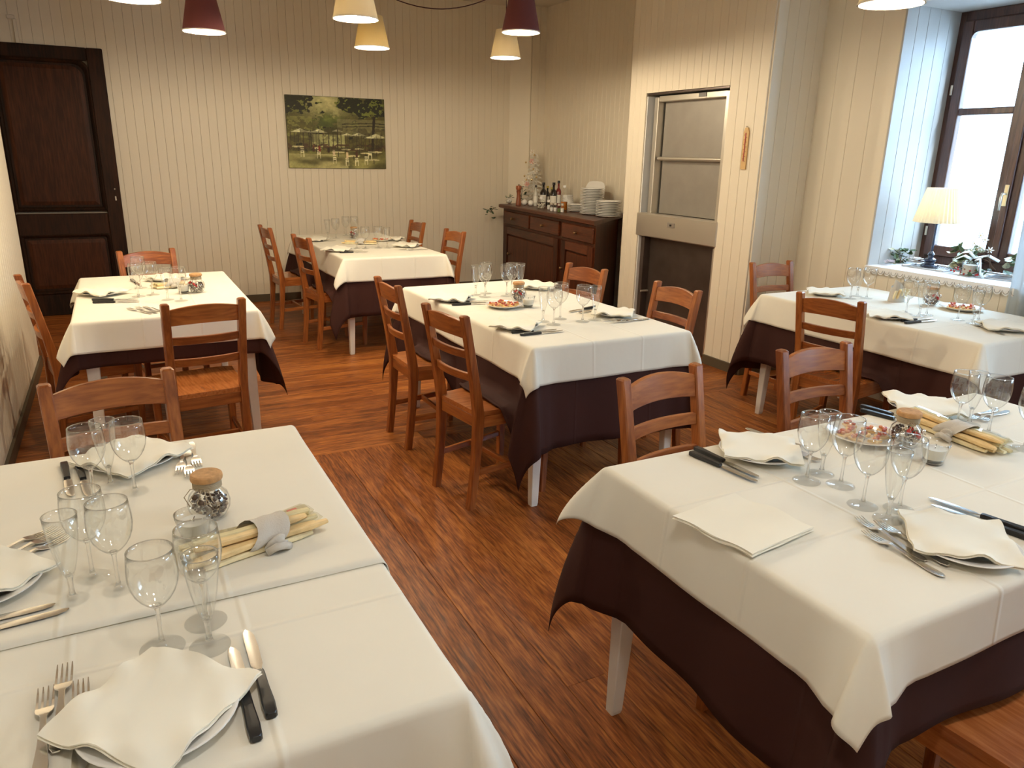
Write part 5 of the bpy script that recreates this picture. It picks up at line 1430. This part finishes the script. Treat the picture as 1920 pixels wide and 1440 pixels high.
# plates: two stacks, a leaning row, a big oval platter behind
def stack(px, py, n_, rad, lab, grp, lean=0.0, pitch=.0145):
    p = S(px, py); base = None
    for k in range(n_):
        o = obj('plate', LA([(0, .003), (rad * .55, .003), (rad * .64, .008), (rad * .985, .0165), (rad, .0178), (rad, .0150), (rad * .66, .0045), (rad * .56, 0), (0, .0005)], 36), M_CHINA, None, (p.x + k * lean, p.y, ZS + k * pitch), smooth=True) if base is None else base.copy()
        if base is not None: COL.objects.link(o); o.location = (p.x + k * lean + rnd.uniform(-.001, .001), p.y + rnd.uniform(-.001, .001), ZS + k * pitch)
        base = base or o
        nth = 'bottom plate of' if k == 0 else 'top plate of' if k == n_ - 1 else 'plate within'
        tag(o, 'white china %s the %s' % (nth, lab), 'plate', grp)


stack(0.700, .34, 17, .118, 'taller stack on the sideboard', 'taller stack of plates on the sideboard')
stack(0.405, .36, 10, .118, 'shorter stack at the sideboard\'s right', 'shorter stack of plates on the sideboard')
stack(1.070, .36, 5, .095, 'low stack of small plates between bottles and tall stack', 'low stack of small plates on the sideboard')
for k in range(6):
    p = S(1.525, .50); o = obj('bowl', LA([(0, .003), (.03, .003), (.045, .016), (.060, .040), (.062, .040), (.047, .013), (.032, 0), (0, 0)], 30), M_CHINA, None, (p.x, p.y, ZS + .0005), smooth=True) if k == 0 else o.copy()
    if k: COL.objects.link(o); o.location = (p.x - .004 * k, p.y, ZS + .0005 + .020 * k)
    tag(o, 'small white bowl %s the pile beside the bottles' % ('at the bottom of' if k == 0 else 'topping' if k == 5 else 'within'), 'bowl', 'nested bowls on the sideboard')
p = Vector((4.38, 6.93, ZS)); bm = bmesh.new(); secs = []
for yy, sc_ in ((-.012, .86), (-.012, 1.0), (-.002, 1.04), (0, 1.04), (0, .80)):
    secs.append([Vector((.15 * sc_ * math.copysign(abs(math.cos(a)) ** .5, math.cos(a)), yy, .145 * sc_ * math.copysign(abs(math.sin(a)) ** .5, math.sin(a)) + .151)) for a in [k / 36 * 2 * PI for k in range(36)]])
loft(bm, secs)
for v in bm.verts: v.co.y += (v.co.z) * -.22
o = obj('platter', bm, M_CHINA, None, S(1.035, .50), smooth='auto', rotz=R(95)); tag(o, 'large white oblong platter leaning on the wall behind the plate stacks', 'platter')

# white artificial christmas tree with flowers and baubles
p = Vector((4.33, 7.82, ZS)); r = empty('christmas_tree', p); tag(r, 'small white tinsel christmas tree with pink flowers in the corner', 'christmas tree')
M_TINSEL = mat('white_tinsel', (.92, .89, .82), .7, trans=.35); M_PETAL = mat('pink_petal', (.75, .30, .26), .6); M_PETALW = mat('cream_petal', (.84, .78, .68), .6); M_GOLD = mat('gold_bauble', (.85, .68, .38), .15, .9)
obj('foot', LA([(0, 0), (.06, 0), (.055, .02), (.012, .04), (.01, .5), (0, .5)], 16), M_TINSEL, r, smooth='auto')
rs = random.Random(11)
for tier in range(11):
    z = .08 + tier * .047; rad = .145 * (1 - tier / 12.5) + .01; bm = bmesh.new()
    for k in range(15):
        a = k / 15 * 2 * PI + tier * .5 + rs.uniform(-.1, .1); rr = rad * rs.uniform(.8, 1.08); d = Vector((math.cos(a), math.sin(a), 0)); e0 = Vector((0, 0, z)); e1 = d * rr + Vector((0, 0, z - .035 + rs.uniform(-.01, .01)))
        for q in range(9):
            t = .12 + q / 9 * .9; c = e0.lerp(e1, t); sdv = d.cross(Vector((0, 0, 1)))
            for sg in (-1, 1):
                tip = c + sdv * sg * .024 + d * .014 + Vector((0, 0, rs.uniform(-.010, .016))); w1 = Vector((0, 0, .0022)); 
                va = [bm.verts.new(c - w1), bm.verts.new(c + w1), bm.verts.new(tip)]; bm.faces.new(va)
        tube(bm, [e0, e0.lerp(e1, .5), e1], .0022, 4)
    o = obj('branch_tier', bm, M_TINSEL, r, recalc=False)


def flower(par, c, m, rad=.034, n_=6, up=Vector((-.75, -.6, .3))):
    zq = up.normalized().to_track_quat('Z', 'Y'); bm = bmesh.new()
    for k in range(n_):
        a = k / n_ * 2 * PI; q = [Vector((0, 0, .003)), Vector((math.cos(a - .32) * rad * .6, math.sin(a - .32) * rad * .6, .007)), Vector((math.cos(a) * rad, math.sin(a) * rad, .012)), Vector((math.cos(a + .32) * rad * .6, math.sin(a + .32) * rad * .6, .007))]
        bm.faces.new([bm.verts.new(Vector(c) + zq @ p_) for p_ in q])
    f_ = obj('flower', bm, m, par, recalc=False)
    bm = bmesh.new(); sphere(bm, Vector(c) + zq @ Vector((0, 0, .008)), .006, 6, 5); obj('flower_heart', bm, M_GOLD, f_, smooth=True)


for c, m in (((-.06, -.05, .47), M_PETAL), ((-.05, -.075, .45), M_PETALW), ((-.04, -.02, .57), M_PETALW), ((-.12, -.06, .22), M_PETAL), ((-.13, -.02, .245), M_PETALW), ((-.10, -.09, .30), M_PETALW), ((-.04, -.1, .36), M_PETALW)): flower(r, c, m, .036)
for c in ((-.10, .02, .46), (-.05, -.07, .39), (-.03, -.11, .30), (-.08, -.09, .27), (-.12, .01, .31), (-.03, -.05, .54), (-.13, -.05, .27)):
    bm = bmesh.new(); sphere(bm, c, .012, 12, 8); obj('bauble', bm, M_GOLD, r, smooth=True)


def leaf_spray(name, p, n_, spread, m, lab, cat, seed, zr=(0, .1), size=.03, mode='holly', berries=0, dirv=None, kind=None):
    rs = random.Random(seed); r = empty(name, p); tag(r, lab, cat)
    bs = bmesh.new()
    for k in range(max(3, n_ // 7)):
        a = rs.uniform(0, 6.28); e = Vector((spread[0] * math.cos(a) * .8, spread[1] * math.sin(a) * .8, rs.uniform(*zr)))
        if dirv: e += Vector(dirv) * rs.uniform(.3, 1)
        tube(bs, [(0, 0, .006), e * .5 + Vector((0, 0, .01)), e], .0022, 5)
    obj('stem', bs, M_TWIG, r)
    for k in range(n_):
        a = rs.uniform(0, 6.28); q = math.sqrt(rs.random()); c = Vector((spread[0] * q * math.cos(a), spread[1] * q * math.sin(a), rs.uniform(*zr)))
        if dirv: c += Vector(dirv) * rs.uniform(0, 1)
        c.z = max(c.z, .008) if not dirv else c.z
        d = Vector((rs.uniform(-1, 1), rs.uniform(-1, 1), rs.uniform(-.2, .8))).normalized(); sd_ = d.cross(Vector((rs.uniform(-.3, .3), rs.uniform(-.3, .3), 1))).normalized(); nn_ = sd_.cross(d)
        s_ = size * rs.uniform(.7, 1.2); bm = bmesh.new(); L1 = []; pr_ = [(0, 0), (.2, .26), (.35, .20), (.5, .34), (.66, .20), (.8, .22), (1, 0)] if mode == 'holly' else [(0, 0), (.1, .32), (.35, .48), (.6, .30), (.8, .2), (1, 0)]
        up_ = [bm.verts.new(c + d * s_ * t + sd_ * s_ * w_ + nn_ * s_ * .1 * w_) for t, w_ in pr_]; dn = [bm.verts.new(c + d * s_ * t - sd_ * s_ * w_ + nn_ * s_ * .1 * w_) for t, w_ in pr_[1:-1]]
        mid = [bm.verts.new(c + d * s_ * t - nn_ * s_ * .06) for t, w_ in pr_[1:-1]]
        A_ = [up_[0]] + mid + [up_[-1]]
        for i in range(len(A_) - 1):
            u1, u2 = up_[i], up_[i + 1]; f_ = [A_[i], A_[i + 1], u2, u1]; f_ = list(dict.fromkeys(f_)); bm.faces.new(f_)
            D_ = [up_[0]] + dn + [up_[-1]]; f_ = list(dict.fromkeys([A_[i], D_[i], D_[i + 1], A_[i + 1]])); bm.faces.new(f_)
        obj('leaf', bm, m if rs.random() > .3 else M_LEAFEDGE, r, recalc=False)
    for k in range(berries):
        a = rs.uniform(0, 6.28); q = math.sqrt(rs.random()); bm = bmesh.new(); sphere(bm, (spread[0] * q * math.cos(a), spread[1] * q * math.sin(a), rs.uniform(.01, zr[1])), .0065, 7, 5); obj('berry', bm, M_RED, r, smooth=True)
    return r


M_LEAFEDGE = mat('variegated_leaf', (.58, .60, .42), .5, var=.3, vscale=50)
leaf_spray('holly_sprig', Vector((3.90, 7.94, .95)), 16, (.07, .05), M_GREEN, 'holly sprig hanging over the left edge of the sideboard', 'holly', 3, (-.12, .03), .05, dirv=(-.10, .0, -.03))
leaf_spray('holly_sprig', S(2.27, .10), 14, (.03, .05), M_GREEN, 'short upright holly sprig at the sideboard\'s left corner', 'holly', 4, (.0, .10), .04)
leaf_spray('holly_sprig', S(2.25, .24), 22, (.05, .05), M_GREEN, 'taller holly sprig behind the pepper mill', 'holly', 5, (.0, .21), .045)
for k, (px, py, lab) in enumerate(((2.345, .14, 'left of the pepper mill'), (2.040, .20, 'just right of the pepper mill'), (1.905, .22, 'next to the slim pale bottle'))):
    bm = bmesh.new(); sphere(bm, (0, 0, .033), .033, 18, 12); o = obj('bauble', bm, mat('frosted_white', (.85, .82, .76), .5, bump=.5, bscale=200), None, S(px, py), smooth=True); tag(o, 'frosted white ball on the sideboard, ' + lab, 'bauble', 'white balls on the sideboard')

# ------------------------------------------------------------------ window sill
ZW = WZ0 + .0205


def WS(x, y, dz=0.0): return Vector((x, y, ZW + dz))


# lace runner
M_LACE = mat('lace', (.80, .80, .80), .9, bump=.4, bscale=200)
r = empty('lace_runner', (XR - .02, 0, 0)); tag(r, 'white lace-edged runner along the window sill', 'runner')
obj('runner_cloth', B((.21, (WY0 + WY1) / 2, ZW + .001), (.46, WY1 - WY0 - .03, .0018)), M_LACE, r)
bm = bmesh.new(); n_ = 22; yy0 = WY0 + .02; pw = (WY1 - WY0 - .04) / n_
for k in range(n_):
    c = yy0 + (k + .5) * pw; ring = [(c + pw * .5 * math.cos(a), -.018 - pw * .62 * math.sin(a)) for a in [i * PI / 8 for i in range(9)]]
    vs_ = [bm.verts.new((-.024, a, ZW + b)) for a, b in ring] + [bm.verts.new((-.024, c - pw * .5, ZW + .002)), bm.verts.new((-.024, c + pw * .5, ZW + .002))]
    bm.faces.new(vs_[:9] + [vs_[9], vs_[10]])
bmesh.ops.remove_doubles(bm, verts=bm.verts, dist=.0004)
o = obj('lace_edge', bm, M_LACE, r); md = o.modifiers.new('t', 'SOLIDIFY'); md.thickness = .0012
M_LACEHOLE = mat('lace_dark', (.22, .19, .17), .9)  # dark loops along the lace edge
for k in range(n_):
    bm = bmesh.new(); c = yy0 + (k + .5) * pw
    tube(bm, [(-.0258, c + pw * .36 * math.cos(a), ZW - .017 - pw * .42 * math.sin(a)) for a in [i * PI / 6 for i in range(7)]], .0011, 5); obj('lace_loop', bm, M_LACEHOLE, o)
# table lamp
p = WS(4.72, 3.12, .012); r = empty('table_lamp', p); tag(r, 'table lamp with pleated cream shade and dark blue turned stem on the window sill', 'lamp')
M_STEM = mat('blue_lacquer', (.03, .05, .10), .2, coat=.6)
obj('base', LA([(0, 0), (.052, 0), (.055, .006), (.050, .014), (.034, .020), (.030, .030), (.038, .040), (.034, .050), (.018, .058), (.016, .070), (.022, .080), (.016, .090), (.008, .10), (0, .10)], 28), M_STEM, r, smooth='auto')
obj('stem', LA([(0, .095), (.008, .095), (.0065, .20), (.0075, .27), (.014, .275), (.014, .30), (0, .30)], 16), M_STEM, r, smooth='auto')
bm = bmesh.new(); N_ = 72; rows = []
for t, rr in ((0, .142), (.02, .1405), (.5, .115), (1, .088)):
    rows.append([bm.verts.new(((rr + .0035 * (1 if k % 2 else -1)) * math.cos(k / N_ * 2 * PI), (rr + .0035 * (1 if k % 2 else -1)) * math.sin(k / N_ * 2 * PI), .285 + .215 * t)) for k in range(N_)])
for a_, b_ in zip(rows, rows[1:]):
    for i in range(N_): bm.faces.new((a_[i], a_[(i + 1) % N_], b_[(i + 1) % N_], b_[i]))
M_PLEAT = shade_mat('pleated_shade', (.86, .82, .70), (.9, .85, .72), .5)
o = obj('lamp_shade', bm, M_PLEAT, r); md = o.modifiers.new('t', 'SOLIDIFY'); md.thickness = .001
bm = bmesh.new(); sphere(bm, (0, 0, .36), .028, 14, 9); obj('bulb', bm, emis('sill_bulb', (1, .8, .5), 12), r, smooth=True)
l = bpy.data.lights.new('sill_lamp_light', 'POINT'); l.energy = 1.5; l.color = (1, .85, .65); l.shadow_soft_size = .03; lo = bpy.data.objects.new('sill_lamp_light', l); COL.objects.link(lo); lo.parent = r; lo.location = (0, 0, .41)
# trays
M_SILVER = mat('silver_tray', (.62, .62, .62), .25, .8)


def tray(x, y, rz, lx, ly, lab):
    r = empty('tray', WS(x, y)); r.rotation_euler = (0, 0, R(rz)); tag(r, lab, 'tray', 'trays on the window sill')
    obj('tray_floor', B((0, 0, .004), (lx - .02, ly - .02, .004)), M_SILVER, r)
    for s_ in (-1, 1):
        obj('tray_rim', B((0, s_ * (ly / 2 - .005), .007), (lx, .012, .011), .003), M_SILVER, r); obj('tray_rim', B((s_ * (lx / 2 - .005), 0, .007), (.012, ly - .02, .011), .003), M_SILVER, r)


tray(4.73, 3.10, 0, .22, .30, 'rectangular silver tray under the table lamp')
tray(4.77, 2.55, 12, .24, .34, 'slanting silver tray holding ivy beside the curtain')
# white paper flowers, ivy, wreath with candle and ribbon
def rosette(x, y, rad, lab, m, n_=26, seed=1):
    rs = random.Random(seed); r = empty('paper_flower', WS(x, y)); tag(r, lab, 'flower')
    for k in range(n_):
        t = k / n_; a = k * 2.4; el = .15 + 1.2 * (1 - t); rr = rad * (.35 + .65 * t); bm = bmesh.new()
        d = Vector((math.cos(a) * math.cos(el), math.sin(a) * math.cos(el), math.sin(el))); sdv = Vector((-math.sin(a), math.cos(a), 0)); c = Vector((0, 0, rad * .45)); nn_ = d.cross(sdv)
        q = [c + d * rr * .15, c + d * rr * .6 + sdv * rr * .34, c + d * rr + sdv * rr * .2 + nn_ * -.006, c + d * rr * .93 + nn_ * -.010, c + d * rr - sdv * rr * .2 + nn_ * -.006, c + d * rr * .6 - sdv * rr * .34]
        for v in q: v.z = max(v.z, .003)
        bm.faces.new([bm.verts.new(v) for v in q]); obj('petal', bm, m, r, recalc=False)
M_PAPER = mat('cream_paper', (.80, .76, .72), .8, trans=.3)
rosette(4.78, 3.26, .062, 'cream paper flower beside the lamp foot on the sill', M_PAPER, seed=2)
rosette(4.58, 3.31, .045, 'small pale pink flower at the far corner of the sill', mat('pink_paper', (.72, .62, .64), .8, trans=.3), 18, 3)
leaf_spray('ivy_sprig', WS(4.72, 3.33), 34, (.09, .035), M_IVY, 'pale ivy trailing along the far end of the sill', 'ivy', 21, (.0, .10), .042, 'ivy')
leaf_spray('ivy_sprig', WS(4.86, 2.97), 50, (.06, .11), M_IVY, 'variegated ivy behind the table lamp on the sill', 'ivy', 22, (.01, .13), .06, 'ivy')
leaf_spray('ivy_sprig', WS(4.83, 2.56, .012), 60, (.09, .13), M_IVY, 'variegated ivy on the slanting tray beside the curtain', 'ivy', 23, (.0, .12), .058, 'ivy')
leaf_spray('berry_wreath', WS(4.64, 2.80), 40, (.075, .11), M_GREEN, 'wreath of leaves and red berries around a white candle on the sill', 'wreath', 24, (.0, .045), .032, 'ivy', 34)
p = WS(4.66, 2.81, .012); r = empty('pillar_candle', p); tag(r, 'thick white candle in glass standing in the berry wreath', 'candle')
obj('wax', LA([(0, 0), (.042, 0), (.042, .055), (.036, .052), (0, .052)], 26), M_WAX, r, smooth='auto'); obj('glass_cup', LA([(.046, 0), (.048, .075), (.0495, .075), (.0475, 0)], 28), M_GLASS, r, smooth=True)
r = empty('ribbon_bow', WS(4.70, 2.80)); tag(r, 'pale ribbon bow with twigs and white blossoms arching over the wreath', 'bow')
M_RIB = mat('silk_ribbon', (.74, .80, .80), .35, sheen=.3, trans=.2)
def ribbon(pts, w_=.014):
    bm = bmesh.new(); pv = None; pts = [Vector(q) for q in pts]
    for i, q in enumerate(pts):
        d = (pts[min(i + 1, len(pts) - 1)] - pts[max(i - 1, 0)]).normalized(); sdv = Vector((.35, 0, 1)).cross(d); sdv = Vector((.9, .1, .2)) if sdv.length < .01 else Vector((.8, .15, .35)).normalized()
        c = (bm.verts.new(q - sdv * w_), bm.verts.new(q + sdv * w_))
        if pv: bm.faces.new((pv[0], pv[1], c[1], c[0]))
        pv = c
    o = obj('ribbon', bm, M_RIB, r, smooth=True, recalc=False); md = o.modifiers.new('t', 'SOLIDIFY'); md.thickness = .0008
ribbon([(-.04, .01, .10), (-.06, .05, .12), (-.07, .10, .09), (-.085, .13, .045), (-.10, .155, .010)]); ribbon([(-.04, -.01, .10), (-.06, -.05, .11), (-.085, -.075, .07), (-.10, -.09, .03), (-.11, -.12, .008)])
ribbon([(-.03, 0, .11), (0, .06, .14), (.02, .11, .13), (0, .14, .10)]); ribbon([(-.03, 0, .11), (0, -.06, .13), (.02, -.12, .10)])
for k in range(5):
    bm = bmesh.new(); tube(bm, [(.0, .12 - .02 * k, .02), (-.01 + .01 * k, .05 - .02 * k, .12 + .01 * k), (.0, -.06, .10 + .015 * k), (.0, -.12 + .01 * k, .05)], .002, 5); obj('twig', bm, M_TWIG, r)
for c in ((.0, .0, .17), (-.02, .04, .15), (.02, -.05, .16), (.03, .06, .19), (.0, -.02, .22), (.03, .03, .24)): flower(r, c, M_PAPER, .024, 6)
# voile curtain
bm = bmesh.new(); N_ = 60; rows = []
for z in (.35, .9, 1.5, 2.1, 2.58):
    rows.append([bm.verts.new((XR - .055 + .014 * math.sin(t * 34) + .005 * math.sin(t * 71 + z), 2.43 - t * .55 - .015 * math.sin(z * 2), z)) for t in [k / N_ for k in range(N_ + 1)]])
for a_, b_ in zip(rows, rows[1:]):
    for i in range(N_): bm.faces.new((a_[i], a_[i + 1], b_[i + 1], b_[i]))
M_VOILE = mat('voile', (.72, .78, .82), .8, bump=.4, bscale=400, trans=.55)
r = empty('curtain', (0, 0, 0)); tag(r, 'pale blue-white voile curtain hanging at the right side of the window', 'curtain')
o = obj('curtain_panel', bm, M_VOILE, r, smooth=True); md = o.modifiers.new('t', 'SOLIDIFY'); md.thickness = .0008
bm = bmesh.new(); tube(bm, [(XR - .055, 1.85, 2.6), (XR - .055, 3.50, 2.6)], .010, 10); obj('curtain_rod', bm, M_FRAMEWOOD, r, smooth='auto')
for yy in (1.95, 3.45): obj('rod_bracket', B((XR - .034, yy, 2.6), (.062, .02, .03), .003), M_FRAMEWOOD, r)
